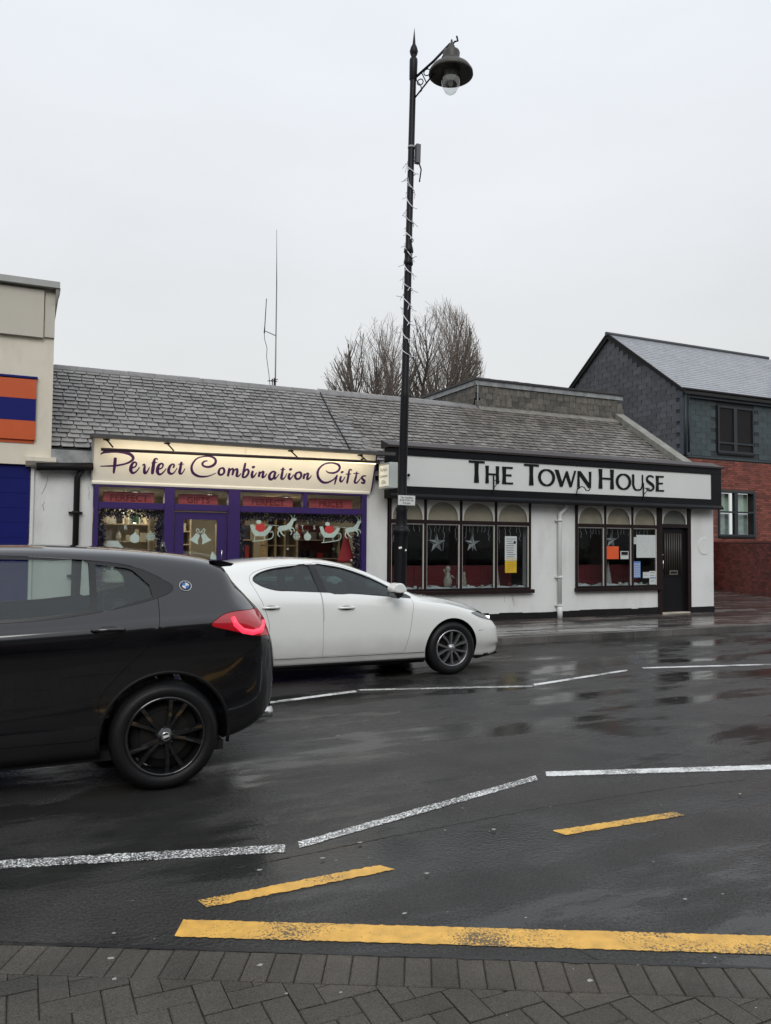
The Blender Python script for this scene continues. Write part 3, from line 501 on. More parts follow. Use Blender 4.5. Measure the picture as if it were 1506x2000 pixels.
GOODS = [mat('goods_%s' % n, c, .5) for n, c in (('cream', (.5, .45, .35)), ('red', (.35, .03, .03)), ('white', (.6, .6, .58)), ('green', (.05, .12, .06)), ('grey', (.2, .2, .2)), ('gold', (.4, .27, .08)), ('blue', (.08, .12, .25)), ('dark', (.03, .025, .03)))]
M_shelf = mat('pale_shelf', (.5, .42, .3), .5); M_wood = mat('pale_wood', (.42, .30, .16), .5, var=.2)
def shelf(x0, x1, y, levels, label, seed, cols, back=None):
    random.seed(seed); t = thing('display_shelf', label, 'shelf', (x0, y, .16), 'shelves of goods in the gift shop')
    box('side_panel', M_shelf, t, x0-.03, x0, y, y+.3, .16, levels[-1]+.3); box('side_panel', M_shelf, t, x1, x1+.03, y, y+.3, .16, levels[-1]+.3)
    if back: box('back_panel', back, t, x0, x1, y+.28, y+.3, .16, levels[-1]+.3)
    for z in levels: box('shelf_board', M_shelf, t, x0, x1, y, y+.28, z, z+.02)
    for z in levels:
        x = x0+.05
        while x < x1-.12:
            w_ = random.uniform(.06, .16); h = random.uniform(.08, .24); m = pick(cols); mb = MB(); kind = random.random()
            if kind < .4: mb.box(x, x+w_, y+.04, y+.2, z+.021, z+.021+h)
            elif kind < .75: mb.lathe([(0, 0), (w_*.35, 0), (w_*.5, h*.4), (w_*.3, h*.75), (w_*.12, h*.85), (w_*.16, h), (0, h)], (x+w_/2, y+.12, z+.021), 'Z', 12)
            else: mb.box(x, x+w_, y+.05, y+.07, z+.021, z+.021+h); mb.box(x+.015, x+w_-.015, y+.045, y+.049, z+.035, z+.006+h)
            g_ = mb.build('ornament', m, t); x += w_+random.uniform(.02, .06)
shelf(1.1, 2.05, 14.3, (.9, 1.25, 1.6, 1.9), 'cream shelf of ornaments behind the left shop window', 3, [GOODS[i] for i in (0, 2, 4, 0, 3, 2, 7)], M_cream)
shelf(2.35, 2.95, 15.2, (.8, 1.2, 1.55, 1.8), 'shelf of small gifts seen through the shop door', 4, [GOODS[i] for i in (7, 1, 5, 4, 0)], mat('dark_shelf_back', (.10, .07, .055), .7))
shelf(3.4, 4.05, 14.6, (.9, 1.3, 1.65), 'dark goods shelf at the left of the wide shop window', 5, [GOODS[i] for i in (7, 7, 4, 1)], GOODS[7])
shelf(4.75, 5.7, 14.4, (.9, 1.3, 1.66), 'dark red goods shelf at the right of the wide shop window', 6, [GOODS[i] for i in (7, 7, 1, 4)], mat('maroon_back', (.09, .012, .015), .6))
M_spot = mat('lit_spot', (1, 1, 1), .5, emit=(1, .93, .8), estr=7)
for x, y, z, w_ in ((1.55, 13.7, 2.09, 'high in the left shop window'), (1.78, 14.0, 1.93, 'low in the left shop window'), (4.95, 13.7, 2.09, 'at the top of the wide shop window')):
    t = thing('spot_lamp', 'small lit spot lamp '+w_, 'lamp', (x, y, z), 'spot lamps in the gift shop'); MB().tube([(x, y, 2.46), (x, y, z+.03)], .008, 5).build('rod', M_blackmat, t); MB().lathe([(.0, .035), (.03, .03), (.038, 0)], (x, y, z), 'Z', 12).build('shade', M_blackmat, t); MB().lathe([(0, -.015), (.025, -.008), (.03, .005), (0, .01)], (x, y, z), 'Z', 12).build('bulb', M_spot, t)
random.seed(31)
for x, y, z, g_, cn, w_ in ((1.3, 13.3, 1.8, 1, 'red', 'at the left edge of the left shop window'), (1.96, 13.25, 1.86, 5, 'gold', 'at the right edge of the left shop window'), (1.56, 13.35, 1.5, 3, 'green', 'low in the left shop window'), (3.5, 13.3, 1.97, 1, 'red', 'above the first sleigh sticker'), (3.84, 13.25, 1.47, 5, 'gold', 'under the first sleigh sticker'), (4.3, 13.3, 1.5, 2, 'white', 'in front of the pale cabinet'), (4.84, 13.4, 1.97, 6, 'blue', 'above the second sleigh sticker'), (5.15, 13.25, 1.5, 3, 'green', 'under the second sleigh sticker'), (5.38, 13.2, 1.9, 5, 'gold', 'above the red gnome hat')):
    m = GOODS[g_]; t = thing('hanging_bauble', 'small %s bauble hanging %s' % (cn, w_), 'bauble', (x, y, z), 'baubles hanging in the gift shop windows')
    r_ = random.uniform(.018, .034); MB().lathe([(0, -r_)]+[(r_*math.cos(R(a)), r_*math.sin(R(a))) for a in (-60, -30, 0, 30, 60)]+[(0, r_)], (x, y, z), 'Z', 12).build('ball', m, t); MB().tube([(x, y, z+r_), (x, y, 2.46)], .0015, 4).build('thread', M_letW0, t)
cab = thing('display_cabinet', 'pale wooden display cabinet in the middle of the wide shop window', 'cabinet', (4.1, 13.9, .16))
for x in (4.08, 4.24, 4.42, 4.66): box('upright', M_wood, cab, x, x+.035, 13.9, 14.3, .16, 2.08)
for z in (.9, 1.25, 1.55, 1.82, 2.05): box('shelf_board', M_wood, cab, 4.08, 4.69, 13.905, 14.295, z, z+.02)
box('back_panel', mat('lit_wood', (.5, .36, .18), .5), cab, 4.08, 4.69, 14.3, 14.32, .16, 2.08)  # paler copy of the cabinet wood, lamplight put into its colour
random.seed(11)

# things fixed to the shop glass
M_sticker = mat('frosted_sticker', (.42, .52, .47), .6); M_redst = mat('red_sticker', (.5, .03, .03), .6)
GY = 12.997
def flat(poly, name, m, parent=None, label=None, cat=None, y=GY, group=None, th=-.002):
    o = MB().prism(poly, lambda a, b: (a, y, b), (0, th, 0)).build(name, m, parent, loc=(poly[0][0], y, poly[0][1]) if not parent else None)
    if cat: tag(o, label, cat, group)
    return o
def ell(cx, cz, rx, rz, n=16, a0=0, a1=2*math.pi): return [(cx+rx*math.cos(a0+(a1-a0)*i/n), cz+rz*math.sin(a0+(a1-a0)*i/n)) for i in range(n)]
def sleigh(x, z, label):
    t = thing('sleigh_sticker', label, 'sticker', (x, GY, z), 'sleigh stickers on the shop window')
    f = lambda a, b: (x+a, GY, z+b)
    MB().prism([(-.19, .11), (-.16, .0), (-.1, -.08), (.08, -.08), (.16, 0), (.2, .09), (.14, .1), (.09, .03), (0, .0), (-.09, .02), (-.13, .12)], f, (0, -.002, 0)).build('sleigh_body', M_sticker, t)
    s = MB(); s.ribbon([(-.15, -.17, .014), (.0, -.155, .014), (.18, -.12, .014), (.22, -.05, .014), (.2, .0, .012), (.165, -.02, .012)], f, (0, -.002, 0)); s.ribbon([(-.1, -.08, .012), (-.11, -.16, .012)], f, (0, -.0015, 0)); s.ribbon([(.06, -.08, .012), (.07, -.14, .012)], f, (0, -.0015, 0)); s.build('runner', M_sticker, t)
    MB().prism([(-.09, .04), (-.03, -.01), (.05, .0), (.08, .08), (.04, .13), (-.03, .14), (-.09, .1)], f, (0, -.003, 0)).build('red_coat', M_redst, t)
    MB().prism(ell(-.04, .16, .045, .035), f, (0, -.0035, 0)).build('head', M_sticker, t)
    d = MB(); d.ribbon([(.06, .11, .008), (.2, .11, .008), (.32, .1, .008)], f, (0, -.001, 0))
    d.prism([(.29, .05), (.33, .10), (.45, .115), (.51, .17), (.54, .225), (.61, .24), (.635, .21), (.585, .185), (.56, .12), (.53, .055), (.45, .03), (.36, .015)], f, (0, -.002, 0))
    for q_, rb_ in enumerate(([(.33, .05, .04), (.37, -.03, .022), (.43, -.08, .012)], [(.33, .05, .035), (.30, -.04, .018), (.34, -.09, .012)], [(.52, .07, .03), (.58, .06, .018), (.60, .0, .012)], [(.5, .06, .03), (.55, .0, .016), (.53, -.05, .012)], [(.58, .23, .01), (.60, .30, .008), (.57, .36, .006)])): d.ribbon(rb_, f, (0, -.0021-.0003*q_, 0))
    d.ribbon([(.56, .23, .012), (.53, .29, .012), (.49, .31, .01), (.47, .37, .008)], f, (0, -.0025, 0)); d.build('reindeer', M_sticker, t)
sleigh(3.72, 1.8, 'red coated rider in a white sleigh sticker nearest the shop door'); sleigh(4.97, 1.79, 'red coated rider in a white sleigh sticker at the window right side')
def bauble_st(x, z, label, r_=.065, striped=False):
    t = thing('bauble_sticker', label, 'sticker', (x, GY, z), 'bauble stickers on the shop windows')
    f = lambda a, b: (x+a, GY, z+b)
    if striped:
        for k in range(5):
            zz = -.05+k*.025; hw = math.sqrt(max(.0001, r_**2-zz**2)); MB().prism([(-hw, zz), (hw, zz), (hw, zz+.014), (-hw, zz+.014)], f, (0, -.002, 0)).build('stripe', M_sticker, t)
    else: MB().prism(ell(0, 0, r_, r_, 20), f, (0, -.002, 0)).build('ball', M_sticker, t)
    MB().prism([(-.014, r_), (.014, r_), (.012, r_+.025), (-.012, r_+.025)], f, (0, -.0015, 0)).build('cap', M_sticker, t)
bauble_st(1.66, 1.66, 'plain round bauble sticker on the left shop window', .075); bauble_st(1.9, 1.68, 'striped bauble sticker on the left shop window', .075, True)
bauble_st(4.36, 1.72, 'striped bauble sticker between the two sleighs', .065, True); bauble_st(4.56, 1.72, 'plain round bauble sticker between the two sleighs', .065)
t = thing('bell_sticker', 'pair of pale green christmas bells stuck on the purple door', 'sticker', (2.68, GY, 1.7))
f = lambda a, b: (2.7+a, GY, 1.7+b)
for sx, r_ in ((-.075, .5), (.07, -.45)):
    c, s = math.cos(r_), math.sin(r_); P = [(-.035, .07), (.035, .07), (.05, -.02), (.085, -.08), (-.085, -.08), (-.05, -.02)]
    MB().prism([(sx+a*c+b*s, -.02-a*s+b*c) for a, b in P], f, (0, -.002-.0005*(sx > 0), 0)).build('bell', M_sticker, t)
b_ = MB(); b_.ribbon([(0, .06, .012), (-.05, .13, .012), (-.07, .09, .012), (-.02, .05, .012)], f, (0, -.003, 0)); b_.ribbon([(0, .06, .012), (.05, .13, .012), (.07, .09, .012), (.02, .05, .012)], f, (0, -.0035, 0)); b_.build('bow', M_sticker, t)
flat([(2.86, 1.3), (3.0-.03, 1.3), (2.965, 1.38), (2.93, 1.42), (2.9, 1.46), (2.875, 1.4)], 'bauble_sticker', M_sticker, None, 'small pale sticker low on the purple shop door', 'sticker')
M_letW = mat('white_letters', (.75, .75, .72), .6); M_letG = mat('gold_letters', (.35, .25, .1), .5); M_letD = mat('dark_green_letters', (.09, .1, .07), .6)
hang = [('M', 1.45, 1.93, M_letD), ('E', 1.60, 1.93, M_letW), ('R', 1.69, 1.93, M_letD), ('R', 1.78, 1.93, M_letD), ('Y', 1.87, 1.93, M_letD), ('H', 1.42, 1.83, M_letD), ('R', 1.53, 1.83, M_letW), ('I', 1.63, 1.83, M_letD),
        ('E', 4.4, 1.99, M_letD), ('Y', 4.6, 1.98, M_letW), ('G', 4.22, 1.89, M_letG), ('I', 4.32, 1.89, M_letG), ('F', 4.39, 1.89, M_letW), ('T', 4.50, 1.885, M_letW), ('S', 4.72, 1.88, M_letW)]
for side, xr in (('left', (1, 2.2)), ('wide', (3, 6))):
    t = thing('letter_garland', 'hanging letters behind the %s window of the gift shop' % side, 'garland', (xr[0]+.5, 13.1, 1.9))
    for ch, x, z, m in hang:
        if xr[0] < x < xr[1]: text_obj(ch, .095, lambda a, b, c, x=x, z=z: (x+a, 13.1-c, z+b), m, 'letter', t, thick=.004, bold=.002)
# red transom lettering
M_redpost = mat('red_transom_poster', (.42, .07, .08), .6, var=.2, vscale=6); M_redlet = mat('red_transom_letters', (.16, .008, .012), .5)
for (a, b), txt in zip(trans_x, ('PERFECT', 'GIFTS', 'PERFECT', 'PRICES')):
    t = thing('transom_poster', 'dark red %s banner behind the %s transom pane' % (txt, {1.10: 'first', 2.26: 'second', 3.34: 'third', 4.53: 'fourth'}[a]), 'banner', (a, 13.08, 2.23), 'red banners over the gift shop windows')
    box('banner', M_redpost, t, a+.08, b-.14, 13.08, 13.085, 2.235, 2.40)
    text_obj(txt, .145, lambda x, y, c, a=a, b=b: ((a+b)/2-.03+x, 13.075-c, 2.30+y), M_redlet, 'lettering', t, xs=1.05, bold=.002)
# tinsel round the windows
M_tin = mat('dark_tinsel', (.016, .009, .04), .5); M_spark = mat('tinsel_spark', (.8, .8, .8), .15, metal=1)
def tinsel(path, label, n_per=750):
    t = thing('tinsel', label, 'tinsel', path[0], 'tinsel round the shop windows'); mb = MB(); sp = MB()
    for a, b in zip(path, path[1:]):
        a, b = Vector(a), Vector(b); n = int((b-a).length*n_per)
        for i in range(n):
            c = a.lerp(b, random.random()); d = Vector((random.gauss(0, 1), random.gauss(0, .4), random.gauss(0, 1))).normalized()*random.uniform(.04, .11); s_ = Vector((random.uniform(-.013, .013), 0, random.uniform(-.013, .013)))
            mb.add([c, c+d+s_, c+d-s_], [(0, 1, 2)])
            if random.random() < .05:
                q = c+Vector((random.gauss(0, .03), -.02, random.gauss(0, .035))); r_ = random.uniform(.003, .008); sp.add([q+Vector((r_, 0, 0)), q+Vector((0, 0, r_)), q-Vector((r_, 0, 0)), q-Vector((0, 0, r_))], [(0, 1, 2, 3)])
    o = mb.build('strands', M_tin, t); o['kind'] = 'stuff'; o = sp.build('sparkles', M_letW, t); o['kind'] = 'stuff'
tinsel([(1.14, 13.08, .9), (1.14, 13.08, 2.07), (2.06, 13.08, 2.07), (2.06, 13.08, .9)], 'dark purple tinsel framing the left gift shop window')
tinsel([(3.4, 13.08, .9), (3.38, 13.08, 2.07), (5.54, 13.08, 2.07), (5.54, 13.08, .9)], 'dark purple tinsel framing the wide gift shop window')
gn = thing('gnome', 'red pointed hat gnome at the right end of the shop window', 'ornament', (5.4, 13.3, 1.0))
MB().lathe([(0, .85), (.035, .72), (.09, .5), (.15, .3), (.17, .26), (.0, .27)], (5.42, 13.32, 1.02), 'Z', 14).build('hat', mat('red_felt', (.3, .015, .025), .8), gn)
MB().lathe([(0, .28), (.12, .26), (.18, .12), (.16, 0), (0, 0)], (5.42, 13.32, 1.02), 'Z', 14).build('body', mat('beige_fur', (.45, .36, .27), .9, var=.3, vscale=20), gn)
MB().lathe([(0, -.03), (.025, -.015), (.03, 0), (.025, .015), (0, .03)], (5.47, 13.17, 1.3), 'Z', 12).build('nose', M_letW, gn)
bm_ = thing('window_ledge', 'white ledge inside the gift shop windows', 'ledge', (3.34, 13.07, 1.0))
box('board', M_offwhite, bm_, 3.34, 5.57, 13.08, 13.6, .96, 1.0); box('board', M_offwhite, bm_, 1.1, 2.1, 13.08, 13.6, .96, 1.0)
lan = thing('toy_house', 'white ornamental lantern house low in the left shop window', 'ornament', (1.3, 13.3, 1.0))
box('walls', M_offwhite, lan, 1.2, 1.5, 13.2, 13.4, 1.0, 1.45); MB().prism([(1.14, 1.45), (1.56, 1.45), (1.42, 1.62), (1.28, 1.62)], lambda a, b: (a, 13.17, b), (0, .26, 0)).build('roof', M_letW, lan)
for x in (1.24, 1.37): box('window', GOODS[7], lan, x, x+.09, 13.197, 13.2, 1.15, 1.38)
fur = thing('soft_toy', 'brown furry soft toys seen low through the shop door', 'toy', (2.6, 13.6, .16))
for i, (x, z, r_) in enumerate(((2.5, 1.1, .18), (2.72, 1.05, .16), (2.62, 1.25, .13), (2.88, 1.0, .14))):
    MB().lathe([(0.001, -r_)]+[(r_*math.cos(a), r_*math.sin(a)) for a in [R(-60), R(-30), 0, R(30), R(60)]]+[(.001, r_)], (x, 13.7, z), 'Z', 14).build('furry_body', mat('brown_fur%d' % (i % 2), ((.14, .05, .03), (.22, .15, .08))[i % 2], .95, var=.4, vscale=25, bump=1, bscale=60), fur)
box('stand', GOODS[7], fur, 2.4, 3.0, 13.6, 13.9, .16, .92)

# sign board over the gift shop
SX0, SX1 = 1.0, 5.73
def SY(z): return 12.95-(z-2.5)/.7*.25
sign = thing('shop_sign', 'long cream sign with purple script above the purple shop front', 'sign', (SX0, 12.95, 2.5))
s = MB(); s.prism([(SY(2.56), 2.56), (SY(3.2), 3.2), (13.0, 3.2), (13.0, 2.56)], lambda a, b: (SX0, a, b), (SX1-SX0, 0, 0)); s.build('board', M_cream_sign, sign)
s = MB(); s.prism([(SY(2.5)-.02, 2.5), (SY(2.5)-.03, 2.53), (SY(2.56)-.004, 2.558), (13.0, 2.558), (13.0, 2.5)], lambda a, b: (SX0-.01, a, b), (SX1-SX0-.01, 0, 0)); s.build('bottom_trim', M_cream_sign, sign)
for x in (SX0-.02, SX1+.002): MB().prism([(SY(2.56)-.01, 2.56), (SY(3.2)-.01, 3.2), (13.0, 3.2), (13.0, 2.56)], lambda a, b: (x, a, b), (.02, 0, 0)).build('side_trim', M_purple if x > 3 else M_grey_metal, sign)
MB().box(3.36, 3.364, SY(3.17)-.003, SY(3.17)-.0005, 3.0, 3.17).build('panel_joint', M_grey_metal, sign)
h = MB(); h.prism([(12.36, 3.16), (12.36, 3.215), (13.0, 3.27), (13.0, 3.205)], lambda a, b: (.95, a, b), (5.0, 0, 0)); h.build('hood', mat('dark_hood', (.06, .058, .055), .55, var=.2), sign)
for k, strokes in enumerate(SCRIPT):
    mb = MB()
    for q, st in enumerate(strokes): mb.ribbon([(p[0], p[1], p[2]*1.22) for p in st], lambda a, b, q=q: (a, SY(b)-.0015-.0012*q, b), (0, -.001, 0))
    mb.build('letter', M_purple_ink, sign)
tl = thing('sign_light', 'long black trough lamp on four arms lighting the cream sign', 'light', (1.09, 12.4, 3.0))
MB().tube([(1.07, 12.4, 2.985), (5.66, 12.4, 3.03)], .024, 8).build('lamp_bar', mat('dark_brown_bar', (.03, .014, .014), .45), tl)
for x in (1.22, 2.12, 4.15, 5.42):
    MB().tube([(x-.06, 12.56, 3.155), (x+.02, 12.42, 3.03)], .013, 6).lathe([(0, .0), (.05, 0), (.05, .015), (0, .02)], (x-.06, 12.56, 3.145), 'Z', 12).build('arm', M_blackmat, tl)
box('lit_strip', mat('warm_lit_strip', (.9, .8, .6), .5, emit=(1, .78, .42), estr=4), tl, 1.15, 5.6, 12.424, 12.43, 2.995, 3.012)
al = bpy.data.lights.new('trough_glow', 'AREA'); al.shape = 'RECTANGLE'; al.size = 4.45; al.size_y = .04; al.energy = 12; al.color = (1, .86, .64)
ao = bpy.data.objects.new('trough_glow', al); COL.objects.link(ao); ao.parent = tl; ao.location = (2.29, .05, .02); ao.rotation_euler = Matrix(((1, 0, 0), (0, .54, -.84), (0, .84, .54))).to_euler()

# projecting light box
lb = thing('light_box', 'small white projecting box sign between the two shops', 'sign', (5.78, 12.3, 2.57))
bevel(box('case', mat('grey_white_case', (.46, .5, .48), .5), lb, 5.79, 5.95, 12.26, 12.72, 2.58, 3.03), .008)
box('face', mat('lit_face', (.7, .7, .62), .4, emit=(1, .97, .8), estr=.28), lb, 5.783, 5.79, 12.30, 12.68, 2.62, 2.99)
for i, (tx, z, s_) in enumerate((('Perfect', 2.91, .1), ('Combination', 2.80, .075), ('Gifts', 2.69, .1))):
    text_obj(tx, s_, lambda a, b, c, z=z: (5.781-c, 12.49-a, z+b), mat('grey_print', (.16, .16, .14), .6), 'lettering', lb, xs=.85 if i == 1 else 1)
box('bracket', M_blackmat, lb, 5.84, 5.9, 12.72, 12.98, 2.76, 2.84)
# ------------------------------------------------------------------ the public house
pub = thing('public_house', 'low white pub with black framed arched windows under a brown slate roof', 'pub', (6.1, 13, .1))
w = MB(); WX = [(6.12, 9.26), (10.38, 12.60)]; SZ = .735
w.box(9.26, 10.38, 13, 13.25, .1, 2.5); w.box(13.57, 14.26, 12.97, 13.4, .26, 2.5); w.box(6.12, 9.26, 13, 13.25, .26, SZ-.03); w.box(10.38, 12.62, 13, 13.25, .26, SZ-.03)
w.box(6.1, 14.26, 13.05, 13.25, 2.46, 3.05); w.box(14.05, 14.26, 13.4, 19.4, .1, 3.0); w.box(6.12, 14.05, 19.2, 19.4, .1, 3.0)
w.prism([(13.2, 2.95), (15.9, 4.8), (18.9, 2.95)], lambda a, b: (14.06, a, b), (.19, 0, 0)); w.build('wall', M_white_wall, pub)
pl = MB(); pl2 = MB(); x = 6.1
while x < 14.27:
    x2 = min(x+random.uniform(.15, .5), 14.27); zt = .27+random.uniform(-.012, .022)
    if not (12.62 <= x < 13.57): (pl if x < 12.6 else pl2).box(x, min(x2, 12.62) if x < 12.62 else x2, 12.965 if x < 12.6 else 12.955, 13.02, .09, zt)
    x = x2 if x2 < 12.62 or x > 12.62 else 13.57
tag(pl.build('plinth', M_blackmat, pub), kind='stuff'); pl2.build('plinth', M_blackmat, pub)
# scars in the render
for x, z, n in ((8.83, .62, 4), (8.86, .55, 4), (8.66, .6, 2)): wall_crack(x, z, n, pub)
MB().lathe([(0, -.012), (.185, -.012), (.195, -.004), (.195, 0)], (13.98, 12.97, 1.62), 'Y', 36, smooth=False).build('wall_disc', M_white_wall, pub)
TZ = 2.03
M_blind = mat('brown_blind', (.62, .50, .38), .8, var=.15, vscale=3)
def arch_window(x0, x1, mulls):
    xs = [x0]+mulls+[x1]
    f = MB()
    for i, x in enumerate(xs):
        a = x if i == 0 else x-.028; b = x+.05 if i == 0 else (x if i == len(xs)-1 else x+.028)
        if i == len(xs)-1: a = x-.05
        f.box(a, b, 12.955, 13.06, SZ, 2.475)
    for i in range(len(xs)-1):
        a = xs[i]+(.05 if i == 0 else .028); b = xs[i+1]-(.05 if i == len(xs)-2 else .028)
        f.box(a, b, 12.957, 13.058, TZ-.035, TZ+.035); f.box(a, b, 12.957, 13.058, SZ, SZ+.035); 
    fr_ = bevel(f.build('window_frame', M_brown_frame, pub), .005, 1)
    bevel(box('sill', M_brown_frame, fr_, x0-.02, x1+.05, 12.90, 13.06, SZ-.075, SZ-.002), .008)
    for i in range(len(xs)-1):
        a = xs[i]+(.05 if i == 0 else .028); b = xs[i+1]-(.05 if i == len(xs)-2 else .028)
        box('window_pane', M_glass_pub, fr_, a, b, 13.0, 13.006, SZ+.035, TZ-.035)
        box('upper_pane', M_glass_pub, fr_, a, b, 13.0, 13.006, TZ+.035, 2.47)
        spandrel(a, b, TZ+.035, 2.47, fr_)
        bd = MB(); bd.box(a, a+.014, 12.975, 12.998, SZ+.036, TZ-.036).box(b-.014, b, 12.975, 12.998, SZ+.036, TZ-.036).box(a+.014, b-.014, 12.977, 12.997, TZ-.05, TZ-.037); bd.build('glazing_bead', M_offwhite, fr_)
    bl = box('blind', M_blind, fr_, x0+.03, x1-.03, 13.015, 13.02, TZ+.03, 2.48)
    return fr_
def spandrel(a, b, z0, z1, parent):
    cx, rx, top = (a+b)/2, (b-a)/2-.028, z1-.06; rz = top-z0; mb = MB(); n = 20
    P = [(cx-rx*math.cos(math.pi*i/n), z0+rz*math.sin(math.pi*i/n)**.85) for i in range(n+1)]
    y0, d = 12.972, .018
    for i in range(n):   # strip between arch and the square head
        (xa, za), (xb, zb) = P[i], P[i+1]
        mb.add([(xa, y0, za), (xb, y0, zb), (xb, y0, z1), (xa, y0, z1), (xa, y0+d, za), (xb, y0+d, zb), (xb, y0+d, z1), (xa, y0+d, z1)], [(0, 1, 2, 3), (7, 6, 5, 4), (0, 4, 5, 1)])
    mb.box(a, cx-rx, y0, y0+d, z0, z1); mb.box(cx+rx, b, y0, y0+d, z0, z1)
    return mb.build('arch_board', M_offwhite, parent)
wf1 = arch_window(6.12, 9.26, [6.875, 7.645, 8.435]); wf2 = arch_window(10.38, 12.62, [11.145, 11.885])
# door
df = MB(); df.box(12.62, 12.72, 12.955, 13.1, .14, 2.475).box(13.47, 13.565, 12.955, 13.1, .14, 2.475).box(12.72, 13.47, 12.957, 13.098, 2.02, 2.10); df = df.build('door_frame', M_brown_frame, pub)
spandrel(12.73, 13.46, 2.10, 2.465, df); box('upper_pane', M_glass_pub, df, 12.72, 13.47, 13.0, 13.006, 2.10, 2.47); box('blind', mat('grey_blind', (.4, .37, .32), .8), df, 12.7, 13.5, 13.015, 13.02, 2.08, 2.48)
dr = MB(); dr.box(12.72, 12.83, 13.03, 13.08, .17, 2.02).box(13.36, 13.47, 13.03, 13.08, .17, 2.02).box(12.83, 13.36, 13.031, 13.079, 1.9, 2.02).box(12.83, 13.36, 13.031, 13.079, .17, 1.0); dr = bevel(dr.build('door', M_black, pub), .005)
for i in range(8):
    x = 12.865+i*.066; MB().tube([(x, 13.03, 1.0), (x, 13.03, 1.9)], .018, 8).build('door_slat', M_blackmat if i % 1 else mat('slat_grey_brown', (.05, .042, .036), .45), dr)
box('back_board', M_blackmat, dr, 12.83, 13.36, 13.06, 13.075, 1.0, 1.9)
lbx = MB(); lbx.box(12.98, 13.22, 13.012, 13.03, .985, 1.08); lbx.build('letter_plate', mat('dull_brass', (.35, .32, .27), .35, .9), dr); box('letter_flap', M_blackmat, dr, 13.01, 13.19, 13.008, 13.012, 1.01, 1.055)
MB().box(12.86, 13.34, 13.015, 13.03, .955, .975).build('door_rail', M_black, dr)
MB().tube([(12.77, 13.03, 1.3), (12.77, 12.99, 1.3), (12.77, 12.99, 1.12), (12.77, 13.03, 1.12)], .012, 8).lathe([(.025, 0), (.025, -.02), (0, -.02)], (12.775, 13.03, 1.42), 'Y', 12).build('handle', mat('steel', (.6, .6, .6), .25, 1), dr)
box('doorstep', mat('pale_step', (.55, .5, .4), .4), pub, 12.70, 13.5, 12.93, 13.1, .135, .168)
# pipes
p = MB(); p.tube([(10.07, 12.9, 2.46), (10.07, 12.9, 2.38), (10.02, 12.92, 2.32), (9.95, 12.93, 2.25), (9.94, 12.93, 2.15), (9.94, 12.93, .28)], .042, 12); p = p.build('downpipe', M_board_white, pub)
MB().tube([(9.94, 12.93, .12), (9.94, 12.93, .4)], .055, 12).build('pipe_foot', M_board_white, p)
for z in (2.1, .95, .38): MB().box(9.86, 10.02, 12.95, 12.999, z, z+.03).lathe([(.042, 0), (.056, .0), (.056, .04), (.042, .04)], (9.94, 12.93, z-.005), 'Z', 14).build('pipe_collar', M_board_white, p)
# roof
roof_deck(MB(), 5.9, 14.05).build('roof', M_felt, pub)
slate_field(pub, 5.84, 14.0, (0, EAVE[0], EAVE[1]), (1, 0, 0), sv, SL-.02, mat('roof_slate_brown', (.17, .155, .14), .36, var=.35, vscale=6, bump=.4, bscale=38, per=.3, dirt=(.07, .065, .05), dscale=1.2, damt=.6), exposure=.15, wbase=.19)
for i in range(8): place_piece('ridge_tile', rgme, pub, Matrix.Translation((5.94+i*.476, RIDGE[0], RIDGE[1]+.03+random.uniform(-.004, .004))))
# flat roofed box rising behind the ridge, hung with small slates
UX0, UX1, UZ0, UZ1 = 9.79, 14.18, 4.75, 5.42
box('roof_box', M_felt, pub, UX0+.03, UX1-.03, 15.93, 19.4, 4.3, UZ1)
slate_field(pub, UX0, UX1, (0, 15.9, 4.83), (1, 0, 0), (0, 0, 1), .54, M_slate_brown, exposure=.135, wbase=.19, limit=140, name='hung_slate', wav=.002, tilt=.03, t=.01)
slate_field(pub, 0, 3.4, (UX0, 19.4, 4.83), (0, -1, 0), (0, 0, 1), .54, M_slate_brown, exposure=.135, wbase=.19, limit=60, name='hung_slate', wav=.002, tilt=.03, t=.01)
cp = MB(); cp.box(UX0-.06, UX1+.04, 15.84, 15.92, 5.41, 5.53).box(UX0-.06, UX0+.02, 15.92, 19.45, 5.41, 5.53); cp.build('lead_flashing', M_lead, pub)
MB().box(UX0-.1, UX1+.06, 15.8, 19.5, 5.53, 5.575).build('flat_roof', mat('dark_felt', (.035, .035, .037), .6), pub)
MB().prism([(15.72, 4.755), (15.90, 4.87), (15.90, 4.93), (15.69, 4.79)], lambda a, b: (UX0, a, b), (UX1-UX0-.1, 0, 0)).build('lead_apron', mat('mossy_lead', (.2, .19, .165), .7, var=.3, vscale=6), pub)
MB().tube([(UX0, 15.86, 4.83), (UX0, 15.86, 5.5)], .02, 6).build('corner_trim', M_lead, pub)
# stone skew at the right gable
prev = 12.75
for i in range(6):
    t0, t1 = i/6, (i+1)/6-.004; P = lambda t, off: (12.8+(15.95-12.8)*t, 2.93+(4.93-2.93)*t+off)
    MB().prism([P(t0, .02), P(t1, .02), P(t1, .17), P(t0, .17)], lambda a, b: (13.98, a, b), (.3, 0, 0)).build('skew_stone', M_stone, pub)

